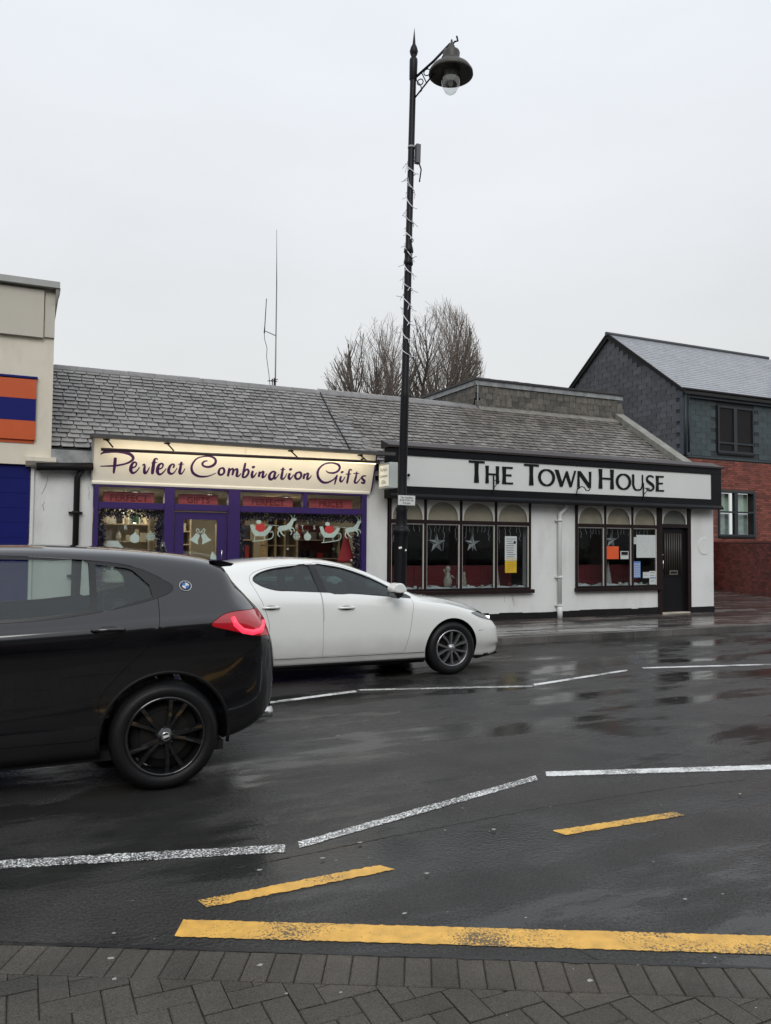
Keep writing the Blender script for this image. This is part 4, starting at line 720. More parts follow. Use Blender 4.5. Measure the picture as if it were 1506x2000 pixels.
# pub interior
iw = MB(); iw.box(6.2, 14.0, 16.4, 16.5, .12, 2.5).box(14.0, 14.04, 13.3, 16.5, .12, 2.5).box(9.8, 9.85, 13.26, 16.4, .12, 2.5); iw.build('interior_wall', mat('dark_red_brown_wall', (.05, .022, .018), .7), pub)
MB().box(6.2, 14.0, 13.06, 16.4, 2.48, 2.5).build('ceiling', mat('dim_ceiling', (.10, .085, .07), .9), pub)
MB().box(6.2, 14.0, 13.06, 16.4, .12, .16).build('floor_boards', mat('dark_floor', (.05, .03, .02), .6), pub)
M_red = mat('dark_red_leatherette', (.16, .012, .018), .5, var=.12)
for x0, x1, w_ in ((6.2, 9.2, 'left'), (10.42, 12.6, 'right')):
    b_ = thing('bench_seat', 'dark red padded bench back seen inside the %s pub window' % w_, 'bench', (x0, 13.75, .16), 'red benches inside the pub')
    n = 4 if w_ == 'left' else 3
    for i in range(n):
        a = x0+(x1-x0)*i/n; bevel(box('back_cushion', M_red, b_, a, a+(x1-x0)/n-.006, 13.55, 13.68, .5, 1.19), .02)
    box('seat', M_red, b_, x0, x1, 13.68, 14.2, .4, .55); box('base', M_blackmat, b_, x0, x1, 13.6, 14.15, .16, .4)
    lg = thing('window_shelf', 'display shelf with fake snow inside the %s pub window' % w_, 'shelf', (x0, 13.1, SZ)); box('board', M_brown_frame, lg, x0-.02, x1+.03, 13.06, 13.5, SZ-.03, SZ+.02)
    sn = MB(); n = 60
    for i in range(n):
        xa, xb = x0+(x1-x0)*i/n, x0+(x1-x0)*(i+1)/n; 
        ha = .035+.02*math.sin(xa*9)+.014*math.sin(xa*23); hb = .035+.02*math.sin(xb*9)+.014*math.sin(xb*23)
        sn.add([(xa, 13.07, SZ+.02), (xb, 13.07, SZ+.02), (xb, 13.09, SZ+.02+hb), (xa, 13.09, SZ+.02+ha), (xa, 13.3, SZ+.02+ha), (xb, 13.3, SZ+.02+hb)], [(0, 1, 2, 3), (3, 2, 5, 4)])
    sn.build('snow', mat('fake_snow', (.6, .62, .64), .9, bump=.5, bscale=60), lg)
    for i in range(16 if w_ == 'left' else 10):
        x = random.uniform(x0+.05, x1-.1); h = random.uniform(.03, .1); random.choice([lambda: MB().lathe([(0, 0), (.02, .0), (.015, h*.6), (.018, h*.8), (0, h)], (x, 13.13, SZ+.04), 'Z', 8), lambda: MB().box(x, x+.05, 13.12, 13.16, SZ+.04, SZ+.04+h*.6)])().build('tiny_ornament', random.choice([M_letW, GOODS[0], GOODS[7], GOODS[3], GOODS[1]]), lg)
M_star = mat('paper_star', (.42, .42, .42), .6, emit=(.8, .82, .85), estr=.05); M_star2 = mat('paper_star_shade', (.24, .24, .25), .6)  # lit and shaded sides of the stars put into two greys, plus faint glow
def star(x, z, r_, label):
    t = thing('star_lantern', label, 'star lantern', (x, 13.2, z), 'paper stars in the pub windows')
    tips = [(r_*math.sin(2*math.pi*k/5), r_*math.cos(2*math.pi*k/5)) for k in range(5)]; ins = [(r_*.40*math.sin(2*math.pi*(k+.5)/5), r_*.40*math.cos(2*math.pi*(k+.5)/5)) for k in range(5)]
    a, b = MB(), MB(); c = (x, 13.14, z); c2 = (x, 13.26, z)
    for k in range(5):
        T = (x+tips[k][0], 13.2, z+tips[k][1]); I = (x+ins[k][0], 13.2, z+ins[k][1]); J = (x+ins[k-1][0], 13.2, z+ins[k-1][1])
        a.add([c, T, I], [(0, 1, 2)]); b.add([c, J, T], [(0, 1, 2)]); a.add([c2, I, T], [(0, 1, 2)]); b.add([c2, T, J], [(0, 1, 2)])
    a.build('lit_facet', M_star, t); b.build('shaded_facet', M_star2, t)
    rb = MB()
    for k in range(5): rb.tube([(x, 13.135, z), (x+tips[k][0], 13.195, z+tips[k][1])], .004, 4)
    rb.build('rib', M_letW, t); MB().tube([(x, 13.2, z+r_), (x, 13.2, 1.99)], .003, 4).build('string', M_letW, t)
star(7.24, 1.63, .19, 'pale paper star hanging left of the middle mullion'); star(8.03, 1.63, .175, 'pale paper star hanging right of the middle mullion'); star(11.50, 1.72, .17, 'pale paper star above the orange notice')
M_icl = mat('icicle_light', (.5, .52, .52), .4, emit=(.8, .85, .9), estr=.08)  # faint glow put into the strands though the lights are unlit
for x0, x1, w_ in ((6.2, 9.2, 'left'), (10.42, 12.5, 'right')):
    t = thing('icicle_lights', 'unlit icicle string lights along the top of the %s pub window' % w_, 'string lights', (x0, 13.1, 1.98)); mb = MB(); mb.tube([(x0, 13.1, 1.975), (x1, 13.1, 1.975)], .004, 4); mb.build('cable', M_icl, t)
    x = x0+.08; mb = MB()
    while x < x1:
        L_ = random.choice([.12, .2, .35, .5, .28, .15]); P = [(x, 13.1, 1.975)]; n = int(L_/.04)
        for k in range(n): P.append((x+random.uniform(-.02, .02), 13.1, 1.975-(k+1)*.04))
        m2 = MB(); m2.tube(P, .0035, 4, smooth=False)
        for q in P[1:]: m2.lathe([(0, -.008), (.006, 0), (0, .008)], q, 'Z', 5)
        m2.build('icicle_strand', M_icl, t); x += random.uniform(.07, .15)
fg = thing('figurine', 'pair of pale carved winter figures in the left pub window', 'ornament', (7.55, 13.15, SZ))
for x, h, s_ in ((7.47, .42, 1), (7.72, .5, .7), (7.83, .3, .6)):
    MB().lathe([(0, 0), (.07*s_, 0), (.085*s_, h*.3), (.05*s_, h*.62), (.03*s_, h*.7), (.05*s_, h*.8), (.045*s_, h*.92), (0, h)], (x, 13.16, SZ+.05), 'Z', 12).build('body', mat('carved_pale', (.42, .39, .32), .8, var=.3, vscale=30, bump=.5), fg)
MB().tube([(7.41, 13.12, SZ+.3), (7.36, 13.1, SZ+.36), (7.35, 13.1, SZ+.4)], .012, 6).tube([(7.53, 13.12, SZ+.28), (7.58, 13.1, SZ+.22)], .014, 6).build('arm', GOODS[0], fg)
for x, w_ in ((8.60, 'left pub window'), (11.42, 'right pub window')):
    MBc = thing('cone_tree', 'small pale glittering cone tree in the %s' % w_, 'ornament', (x, 13.2, SZ)); s_ = .075 if x < 9 else .085
    MB().lathe([(s_, .03), (s_*.96, .05), (.005, .52), (0, .53)], (x, 13.2, SZ+.02), 'Z', 14).build('cone', mat('glitter_cone', (.4, .36, .35), .5, var=.3, vscale=60, bump=1, bscale=90), MBc); MB().lathe([(.035, 0), (.035, .03), (0, .03)], (x, 13.2, SZ+.02), 'Z', 10).build('base', M_blackmat, MBc)
# notices stuck on the glass
M_paper = mat('white_paper', (.55, .58, .57), .7, var=.04); M_orangep = mat('orange_paper', (.72, .10, .025), .7); M_yel = mat('yellow_paper', (.62, .40, .02), .7); M_bluep = mat('blue_print', (.12, .22, .5), .7); M_inkk = mat('grey_ink', (.12, .14, .15), .8)
def notice(x0, x1, z0, z1, m, label, lines=0, ink=None, cat='notice', hd=None):
    t = thing('notice', label, cat, (x0, 12.99, z0), 'papers stuck in the pub windows'); box('sheet', m, t, x0, x1, 12.994, 12.998, z0, z1)
    h = z1-z0
    for i in range(lines):
        z = z1-h*(.1+.82*i/max(1, lines)); a = x0+(x1-x0)*random.uniform(.08, .2); b = x1-(x1-x0)*random.uniform(.08, .35)
        box('printed_line', ink or M_inkk, t, a, b, 12.9925, 12.994, z-h*.25/max(lines, 6), z)
    return t
n = notice(8.66, 8.94, 1.30, 1.78, M_paper, 'white printed poster above the yellow sheet in the left pub window', 9)
box('red_line', M_yel, n, 8.69, 8.92, 12.991, 12.9925, 1.33, 1.345)
MB().lathe([(0, 0), (.03, 0)], (8.89, 12.992, 1.66), 'Y', 12).build('black_emblem', M_blackmat, n)
notice(8.665, 8.935, 1.06, 1.295, M_yel, 'yellow sheet below the white poster', 5, mat('amber_ink', (.4, .25, .02), .8))
n = notice(11.21, 11.53, 1.33, 1.60, M_orangep, 'plain orange paper notice under the paper star')
n = notice(11.58, 11.80, 1.33, 1.50, M_paper, 'small black and white sign beside the orange notice', 2); box('dark_panel', M_blackmat, n, 11.60, 11.78, 12.991, 12.9925, 1.42, 1.485)
n = notice(12.02, 12.57, 1.36, 1.85, M_paper, 'large pale sheet with handwriting in the pub window by the door', 0)
random.seed(5)
for i in range(36): a = random.uniform(12.05, 12.5); z = 1.40+random.random()*.4; box('handwriting', mat('faint_ink', (.38, .42, .42), .8), n, a, a+random.uniform(.015, .06), 12.9925, 12.994, z, z+.006)
notice(11.915, 12.015, 1.65, 1.80, M_paper, 'small white card left of the large pale sheet', 3)
n = notice(11.93, 12.13, .93, 1.28, M_bluep, 'blue printed poster low in the window by the door', 0)
for i in range(6):
    for j in range(3): box('table_cell', mat('pale_blue_ink', (.4, .47, .6), .8), n, 11.945+j*.06, 11.99+j*.06, 12.991, 12.994, .95+i*.05, .985+i*.05)
notice(12.20, 12.38, .92, 1.05, M_paper, 'small white sheet right of the blue poster', 2)
n = notice(12.38, 12.57, .74+.04, 1.07, M_paper, 'white leaflet with a blue bar beside the door', 4); box('blue_bar', M_bluep, n, 12.385, 12.565, 12.991, 12.9925, .915, .935)

# fascia sign
fs = thing('pub_sign', 'long black framed white fascia sign reading THE TOWN HOUSE', 'sign', (6.03, 12.75, 2.47))
FX0, FX1 = 6.03, 14.27
b_ = MB(); b_.box(FX0, FX1, 12.77, 13.0, 2.47, 3.36); b_.build('case', M_black, fs)
f_ = MB(); f_.box(FX0, FX1, 12.735, 12.77, 2.47, 2.665).box(FX0, FX1, 12.735, 12.77, 3.225, 3.36).box(FX0, 6.34, 12.737, 12.77, 2.665, 3.225).box(13.97, FX1, 12.737, 12.77, 2.665, 3.225); bevel(f_.build('frame', M_black, fs), .008)
MB().prism([(12.70, 3.36), (12.70, 3.40), (13.05, 3.52), (13.05, 3.36)], lambda a, b: (FX0-.05, a, b), (FX1-FX0+.1, 0, 0)).build('top_moulding', mat('dark_brown_board', (.022, .014, .014), .5, var=.3), fs)
MB().prism([(12.70, 2.44), (12.70, 2.48), (12.735, 2.53), (12.735, 2.44)], lambda a, b: (FX0, a, b), (FX1-FX0+.02, 0, 0)).build('bottom_moulding', M_black, fs)
box('soffit', M_black, fs, FX0, 13.55, 12.75, 13.0, 2.44, 2.468)
box('white_panel', M_board_white, fs, 6.34, 13.97, 12.76, 12.768, 2.665, 3.225)
def letter(polys=None, ribs=None, x0=0, x1=1, z0=0, z1=1, slant=.03):
    mb = MB(); f = lambda a, b: (x0+(x1-x0)*a+slant*(b-.5)*0, 12.742, z0+(z1-z0)*b)
    for q, p in enumerate(polys or []): mb.prism(p, f, (0, .016, 0))
    for p in (ribs or []):
        s_ = (z1-z0); g_ = lambda a, b: (x0+a, 12.742, z0+b)
        mb.ribbon([(a*(x1-x0), b*s_, w_*s_) for a, b, w_ in p], g_, (0, .016, 0))
    return mb.build('letter', M_black, fs)
Tp = [(0, 1), (0, .93), (.02, .9), (.06, .91), (.36, .91), (.375, .5), (.34, 0), (.64, 0), (.60, .5), (.62, .91), (.95, .91), (.98, .88), (1, .95), (1, 1)]
Hp = [(0, 0), (.03, .5), (0, 1), (.24, 1), (.22, .57), (.78, .57), (.76, 1), (1, 1), (.97, .5), (1, 0), (.76, 0), (.78, .48), (.22, .48), (.24, 0)]
Ep = [(0, 0), (.05, .5), (0, 1), (.98, 1), (.96, .9), (.36, .91), (.34, .56), (.86, .57), (.86, .46), (.34, .47), (.35, .09), (1, .1), (1, 0)]
Wp = [(0, 1), (.13, 1), (.17, 1), (.34, .27), (.53, .95), (.60, .95), (.76, .25), (.92, 1), (1, 1), (.79, 0), (.69, 0), (.525, .62), (.36, 0), (.24, 0)]
Np = [(0, 0), (.03, 1), (.24, 1), (.85, .28), (.83, 1), (1, 1), (.97, 0), (.80, 0), (.15, .74), (.17, 0)]
Or = [(.5+.41*math.sin(2*math.pi*k/16), .5+.46*math.cos(2*math.pi*k/16), .085+.11*abs(math.sin(2*math.pi*k/16))) for k in range(17)]
Ur = [(.1, 1, .17), (.1, .6, .17), (.11, .3, .16), (.26, .06, .11), (.5, .03, .08), (.75, .08, .08), (.88, .3, .09), (.9, .6, .09), (.9, 1, .09)]
Sr = [(.92, .86, .07), (.7, .95, .09), (.38, .95, .11), (.14, .8, .14), (.2, .63, .17), (.5, .5, .19), (.8, .38, .18), (.9, .2, .14), (.65, .05, .11), (.35, .04, .09), (.06, .13, .07)]
BZ, SB, CZ = 2.79, 3.205, 3.125
letter([Tp], x0=7.68, x1=8.03, z0=BZ, z1=SB); letter([Hp], x0=8.05, x1=8.36, z0=BZ, z1=CZ); letter([Ep], x0=8.43, x1=8.68, z0=BZ, z1=CZ)
letter([Tp], x0=8.94, x1=9.29, z0=BZ, z1=SB); letter(ribs=[Or], x0=9.27, x1=9.69, z0=BZ, z1=CZ); letter([Wp], x0=9.68, x1=10.21, z0=BZ, z1=CZ); letter([Np], x0=10.24, x1=10.60, z0=BZ, z1=CZ)
letter([Hp], x0=10.79, x1=11.19, z0=BZ, z1=SB-.01); letter(ribs=[Or], x0=11.24, x1=11.66, z0=BZ, z1=CZ); letter(ribs=[Ur], x0=11.68, x1=12.0, z0=BZ, z1=CZ); letter(ribs=[Sr], x0=12.06, x1=12.30, z0=BZ, z1=CZ); letter([Ep], x0=12.34, x1=12.57, z0=BZ, z1=CZ)
for x, lab in ((8.22, 'black lamp bracket in front of the word THE'), (11.97, 'black lamp bracket in front of the word HOUSE')):
    t = thing('sign_bracket', lab, 'bracket', (x, 12.73, 2.6), 'empty lamp brackets on the pub sign'); MB().box(x-.012, x+.012, 12.715, 12.733, 2.6, 2.95).build('back_plate', M_blackmat, t)
    MB().tube([(x, 12.72, 2.70), (x+.04, 12.60, 2.82)], .008, 6).build('strut', M_blackmat, t); MB().tube([(x, 12.72, 2.84), (x+.04, 12.60, 2.83), (x+.04, 12.58, 2.81)], .008, 6).build('arm', M_blackmat, t)
t = thing('sign_bracket', 'curled black lamp bracket in front of the word TOWN', 'bracket', (10.2, 12.73, 2.6), 'empty lamp brackets on the pub sign')
MB().tube([(10.2, 12.72, 2.62), (10.2, 12.7, 2.78)], .01, 6).tube([(10.2, 12.7, 2.74), (10.24, 12.62, 2.80), (10.28, 12.58, 2.78), (10.3, 12.55, 2.72), (10.34, 12.52, 2.71), (10.36, 12.5, 2.75)], .012, 6).build('scroll', M_blackmat, t)
MB().lathe([(0, -.03), (.022, -.02), (.03, 0), (.022, .02), (0, .03)], (6.38, 12.7, 2.86), 'Y', 12).build('end_knob', M_blackmat, fs)

# ------------------------------------------------------------------ cream building on the left
cb = thing('cream_building', 'tall cream rendered building with a blue shutter at the left edge', 'building', (-4, 12.9, .1))
w = MB(); w.box(-9, .40, 12.9, 20, 2.80, 5.44); w.box(-9, .14, 13.0, 20, .1, 2.8); w.build('wall', M_cream, cb)
MB().box(-9, .14, 12.90, 12.998, 2.75, 2.80).build('lintel', M_cream, cb)
MB().box(-9, .245, 12.83, 12.899, 4.68, 5.40).build('fascia_panel', M_cream2, cb); MB().box(.262, .402, 12.86, 12.899, 4.70, 5.38).build('fascia_end', M_cream2, cb)
MB().box(-9, .46, 12.74, 20.1, 5.44, 5.535).build('coping', mat('grey_coping', (.36, .37, .35), .7, var=.08, dirt=(.2, .2, .18)), cb)
MB().prism([(.402, 5.20), (.47, 5.44), (.402, 5.44)], lambda a, b: (a, 12.76, b), (0, .4, 0)).build('coping_bracket', mat('rusty_grey', (.2, .19, .17), .8), cb)
MB().prism([(12.80, 2.86), (12.80, 2.80), (12.86, 2.74), (12.92, 2.72), (12.92, 2.88)], lambda a, b: (.05, a, b), (.42, 0, 0)).build('moulding', M_cream, cb)
MB().box(.13, .175, 12.96, 13.0, .1, 2.72).build('edge_bead', M_white_wall, cb)
sh_ = thing('roller_shutter', 'deep blue shutter panel filling the left shopfront', 'shutter', (-2, 12.95, .1))
for i in range(12): bevel(box('shutter_slat', M_blue, sh_, -4, .118, 12.955-.0006*(i % 2), 12.985, .1+i*.222, .1+i*.222+.2205), .002, 1)
os_ = thing('striped_sign', 'orange and blue banded sign board on the cream wall', 'sign', (-2, 12.86, 3.12))
for z0, z1, m in ((3.12, 3.405, M_orange), (3.405, 3.735, M_tarp_blue), (3.735, 4.03, M_orange)):
    mb = MB(); n = 24
    for i in range(n):
        xa, xb = -4+(4.17)*i/n, -4+(4.17)*(i+1)/n; g_ = lambda x: .007*math.sin(x*2.3+z0)
        mb.add([(xa, 12.85+g_(xa), z0+.001), (xb, 12.85+g_(xb), z0+.001), (xb, 12.85+g_(xb), z1-.001), (xa, 12.85+g_(xa), z1-.001), (xa, 12.88, z0+.001), (xb, 12.88, z0+.001), (xb, 12.88, z1-.001), (xa, 12.88, z1-.001)], [(0, 1, 2, 3), (3, 2, 6, 7), (1, 0, 4, 5), (0, 3, 7, 4), (2, 1, 5, 6)])
    mb.build('band', m, os_)
box('top_rail', M_tarp_blue, os_, -4, .185, 12.84, 12.899, 4.045, 4.075); box('old_edge', M_orange, os_, -4, .16, 12.885, 12.899, 3.07, 3.119)

# ------------------------------------------------------------------ brick building on the right
bb = thing('brick_building', 'two storey building of red brick with dark slate cladding and pale pitched roof', 'building', (20.5, 20, .1))
M_brick = mat('red_brick', (.20, .058, .042), .75, var=.15, vscale=20, bump=.3, bscale=60, per=.38); M_brick_d = mat('dark_red_brick', (.15, .034, .026), .75, var=.2, vscale=10, bump=.3, bscale=60, per=.4); M_mort = mat('mortar', (.09, .055, .05), .9)
M_clad = mat('slate_cladding', (.075, .077, .088), .5, var=.2, vscale=6, per=.2); M_cladteal = mat('teal_cladding', (.035, .052, .057), .5, var=.2, vscale=6, per=.18)
GX0, GX1, GY0, GY1, EZ, RZ = 20.5, 30.5, 20.0, 27.2, 6.98, 9.80
bw_ = MB().box(GX0+.02, 22.25, GY0+.02, GY0+.3, .1, 4.72).box(24.05, GX1, GY0+.02, GY0+.3, .1, 4.72).box(22.25, 24.05, GY0+.02, GY0+.3, .1, 1.99).box(22.25, 24.05, GY0+.02, GY0+.3, 3.6, 4.72).box(GX0+.02, GX0+.3, GY0+.3, GY1, .1, 4.72)
bw_.build('wall', M_mort, bb)
wm = MB(); wm.prism([(GY0+.03, 4.72), (GY1, 4.72), (GY1, EZ), ((GY0+GY1)/2, RZ-.08), (GY0+.03, EZ)], lambda a, b: (GX0+.03, a, b), (GX1-GX0-.1, 0, 0)); wm.build('upper_wall', mat('cladding_backing', (.028, .034, .04), .7), bb)
WIN = [(22.25, 24.05, 1.99, 3.60), (22.25, 24.05, 4.95, 6.62)]
def bricks(parent, P0, U, W_, H_, m, hole=None, limit=298, proud=.012, prio=lambda p: -p.z):
    U = Vector(U).normalized(); Nn = U.cross(Vector((0, 0, 1))); me = bpy.data.meshes.new('brick'); q = MB().box(-.1075, .1075, 0, .03, 0, .065)
    me.from_pydata(q.v, [], q.f); me.materials.append(m); bm = bmesh.new(); bm.from_mesh(me); bmesh.ops.recalc_face_normals(bm, faces=bm.faces); bm.to_mesh(me); bm.free()
    it = []
    for r in range(int(H_/.076)):
        for c in range(int(W_/.226)+1):
            u = c*.226+(.113 if r % 2 else 0); z = r*.076
            if u > W_-.1 or (hole and hole(u, z)): continue
            it.append(Matrix.Translation(Vector(P0)+U*u+Vector((0, 0, z))+Nn*(proud*random.uniform(.6, 1.2))) @ Matrix((U, -Nn, Vector((0, 0, 1)))).transposed().to_4x4())
    random.shuffle(it); it.sort(key=lambda M: prio(M.translation))
    for M in it[:limit]: place_piece('brick', me, parent, M)
    mb = MB()
    for M in it[limit:]: mb.add([M @ v.co for v in me.vertices], [tuple(p.vertices) for p in me.polygons])
    if mb.v: tag(mb.build('brick', m, parent), kind='stuff')
def hole_f(u, z):
    x, zz = 20.6+u, .1+z; a, b, c, d = WIN[0]; return a-.1 < x < b+.1 and c-.08 < zz < d
bricks(bb, (20.6, GY0+.02, .1), (1, 0, 0), 9.8, 4.6, M_brick, hole_f, prio=lambda p: abs(p.x-23)+abs(p.z-3.4)*.8)
box('brick_coping', M_cladteal, bb, GX0-.03, GX1, GY0-.02, GY0+.02, 4.70, 4.76)
# cladding tiles on the gable (seen end on) and on the front
tl_ = [slate_me(w_, M_clad, .27, .008) for w_ in (.44, .46)]
it = []
for r in range(26):
    for c in range(18):
        y = GY0+.2+c*.475+(.23 if r % 2 else 0); z = 4.74+r*.2
        lim = EZ+(y-GY0)/((GY1-GY0)/2)*(RZ-EZ) if y < (GY0+GY1)/2 else EZ+(GY1-y)/((GY1-GY0)/2)*(RZ-EZ)
        if z+.30 > lim or y > GY1-.2: continue
        U, V = Vector((0, -1, 0)), Vector((0, 0, 1)); Nn = U.cross(V)
        it.append((Matrix.Translation((GX0+.015, y, z)) @ Matrix((U, V, Nn)).transposed().to_4x4() @ Euler((-.03, 0, random.uniform(-.006, .006))).to_matrix().to_4x4(), tl_[c % 2], (y, z)))
it.sort(key=lambda q: q[2][0]-.3*q[2][1])
mb = MB()
for i, (M, me, _) in enumerate(it):
    if i < 298: place_piece('cladding_slate', me, bb, M)
    else: mb.add([M @ v.co for v in me.vertices], [tuple(p.vertices) for p in me.polygons])
if mb.v: tag(mb.build('cladding_slate', M_clad, bb), kind='stuff')
mb = MB(); tlt = [slate_me(.46, M_cladteal, .27, .008)]
for r in range(10):
    for c in range(21):
        x = 20.75+c*.475+(.23 if r % 2 else 0); z = 4.78+r*.2; a, b, cc, d = WIN[1]
        if a-.25 < x < b+.25 or x > 30: continue
        M = Matrix.Translation((x, GY0+.02, z)) @ Matrix(((1, 0, 0, 0), (0, 0, -1, 0), (0, 1, 0, 0), (0, 0, 0, 1))) @ Euler((-.03, 0, 0)).to_matrix().to_4x4(); mb.add([M @ v.co for v in tlt[0].vertices], [tuple(p.vertices) for p in tlt[0].polygons])
tag(mb.build('front_cladding', M_cladteal, bb), kind='stuff')
cl = MB(); cl.box(GX0-.02, GX0+.32, GY0-.10, GY0+.02, 4.76, 6.75); cl.box(GX0-.02, GX1, GY0-.12, GY0+.02, 6.76, 6.98); cl.build('fascia', mat('slate_blue_metal', (.05, .065, .085), .45, var=.1), bb)
MB().tube([(GX0-.1, GY0-.22, 7.0), (GX1, GY0-.22, 7.0)], .055, 8).build('gutter', M_blackmat, bb)
pp = MB(); pp.tube([(GX0+.02, GY0-.2, 6.95), (GX0+.02, GY0-.18, 4.5)], .04, 8); pp.tube([(GX0+.22, GY0-.15, 6.75), (GX0+.22, GY0-.15, 4.85)], .03, 8); pp.build('downpipe', mat('dark_teal_pipe', (.012, .02, .022), .5), bb)
def big_window(a, b, c, d, transom, label_low):
    f = MB(); m = mat('dark_window_frame', (.014, .02, .026), .45); low = label_low == 'l'; FYW = GY0+.16 if low else GY0; gm_ = M_glass_pub if low else M_glass2
    f.box(a, a+.07, GY0-.02, GY0+.1, c, d).box(b-.07, b, GY0-.02, GY0+.1, c, d).box((a+b)/2-.12, (a+b)/2+.04, GY0-.02, GY0+.1, c, d)
    for x0_, x1_ in ((a+.07, (a+b)/2-.12), ((a+b)/2+.04, b-.07)): f.box(x0_, x1_, GY0-.018, GY0+.098, c, c+.07).box(x0_, x1_, GY0-.018, GY0+.098, d-.07, d).box(x0_, x1_, GY0-.018, GY0+.098, transom-.03, transom+.03)
    o = f.build('window', m, bb)
    for x0_, x1_ in ((a+.07, (a+b)/2-.12), ((a+b)/2+.04, b-.07)):
        box('pane', gm_, o, x0_, x1_, FYW+.04, FYW+.046, c+.07, transom-.03); box('pane', gm_, o, x0_, x1_, FYW+.04, FYW+.046, transom+.03, d-.07)
    box('sill', M_blackmat, o, a, b, GY0-.03, FYW+.1, c-.07, c-.002)
    if not low: box('dark_backing', M_blackmat, o, a-.1, b+.1, GY0+.022, GY0+.0225, c, d)  # black sheet stands in for the unlit room behind the panes
    return o
M_glass2 = glass_mat('reflecting_pane', (.35, .37, .38), .15)
w1 = big_window(*WIN[0], 2.85, 'l'); w2 = big_window(*WIN[1], 5.3, 'u')
M_cur = mat('pale_green_blind', (.55, .66, .52), .8)
for x0_, x1_ in ((22.33, 23.02), (23.2, 23.97)): box('blind', M_cur, w1, x0_, x1_, GY0+.24, GY0+.243, 2.90, 3.52); box('net_curtain', mat('net_curtain', (.38, .45, .40), .8, var=.3, vscale=5), w1, x0_, x1_, GY0+.24, GY0+.243, 2.07, 2.80); box('frosting', mat('frosted_grey', (.2, .22, .22), .5), w2, x0_, x1_, GY0+.036, GY0+.039, 5.03, 5.26)
# pale slate roof with courses
rf = MB(); M_rs = mat('wet_pale_slate', (.25, .26, .285), .3, var=.12, vscale=4, bump=.1, bscale=30, per=.1, spec=.8)
n = 26; y0, z0, y1, z1 = GY0-.25, EZ-.02, (GY0+GY1)/2, RZ
for i in range(n):
    a, b = i/n, (i+1.25)/n if i < n-1 else 1; ya, za, yb, zb = y0+(y1-y0)*a, z0+(z1-z0)*a, y0+(y1-y0)*b, z0+(z1-z0)*b
    x = GX0-.08; off = .15 if i % 2 else 0
    while x < GX1:
        x2 = min(x+.3-(off if x < GX0 else 0), GX1); rf.prism([(ya, za+.022), (yb, zb+.002), (yb, zb-.01), (ya, za+.0)], lambda p, q: (x, p, q), (x2-x-.004, 0, 0)); x = x2
tag(rf.build('roof_slate', M_rs, bb), kind='stuff')
MB().prism([(y0, z0-.02), (y1, z1-.015), (GY1+.25, z0-.02), (GY1+.25, z0-.12), (y1, z1-.16), (y0, z0-.12)], lambda a, b: (GX0-.1, a, b), (GX1-GX0+.05, 0, 0)).build('roof', M_felt, bb)
vg = MB(); vg.prism([(y0-.04, z0-.10), (y1, z1-.03), (y1, z1+.05), (y0-.04, z0)], lambda a, b: (GX0-.13, a, b), (.06, 0, 0)); vg.prism([(GY1+.3, z0-.10), (y1, z1-.03), (y1, z1+.05), (GY1+.3, z0)], lambda a, b: (GX0-.13, a, b), (.06, 0, 0)); vg.build('verge', M_blackmat, bb)
MB().tube([(GX0-.15, y1, z1+.02), (29.3, y1, z1+.03)], .075, 8).build('ridge', mat('dark_ridge', (.06, .062, .07), .5), bb)
ch = thing('chimney', 'dark brick chimney at the right edge behind the pale roof', 'chimney', (29.8, 22.5, 7.5)); box('stack', mat('dark_chimney', (.03, .028, .03), .8), ch, 28.9, 30.3, 21.6, 22.6, 7.3, 9.55); box('cap', M_blackmat, ch, 28.85, 30.35, 21.55, 22.65, 9.55, 9.65)

# low brick garden wall running towards the road
gw = thing('garden_wall', 'darker red brick wall angled towards the street at the right edge', 'wall', (20, 16, .1))
a, b = Vector((21.9, 20.0)), Vector((19.75, 15.6)); d = (b-a).normalized(); nn = Vector((d.y, -d.x))
mb = MB(); q = [a+nn*.0, b+nn*.0, b-nn*.22, a-nn*.22]; mb.prism([(p.x, p.y) for p in q], lambda x, y: (x, y, .1), (0, 0, 1.64)); mb.build('core', M_mort, gw)
bricks(gw, (*(a+d*.12), .12), (d.x, d.y, 0), (b-a).length-.1, 1.6, M_brick_d, None, proud=.012, prio=lambda p: -p.z)
q = [a+nn*.03-d*.03, b+nn*.03+d*.03, b-nn*.25+d*.03, a-nn*.25-d*.03]; MB().prism([(p.x, p.y) for p in q], lambda x, y: (x, y, 1.745), (0, 0, .05)).build('coping', M_brick_d, gw)

# unseen terrace added behind the viewer to give glass and wet paint dark reflections
ob = thing('unseen_terrace', 'unseen dull brown terrace added behind the viewer for window reflections', 'building', (0, -9, 0))
box('wall', mat('brown_harling', (.10, .08, .07), .8), ob, -25, 40, -13, -9, 0, 5.6); MB().prism([(-9.2, 5.6), (-13.2, 5.6), (-11.2, 7.6)], lambda p, q: (-25, p, q), (65, 0, 0)).build('roof', mat('dark_roof', (.04, .04, .045), .6), ob)
for i in range(14): box('window', M_glass2, ob, -23+i*4.5, -21+i*4.5, -8.98, -8.95, 3.4, 4.9); box('shop_window', M_glass2, ob, -24+i*4.5, -20.6+i*4.5, -8.98, -8.95, .5, 2.5)

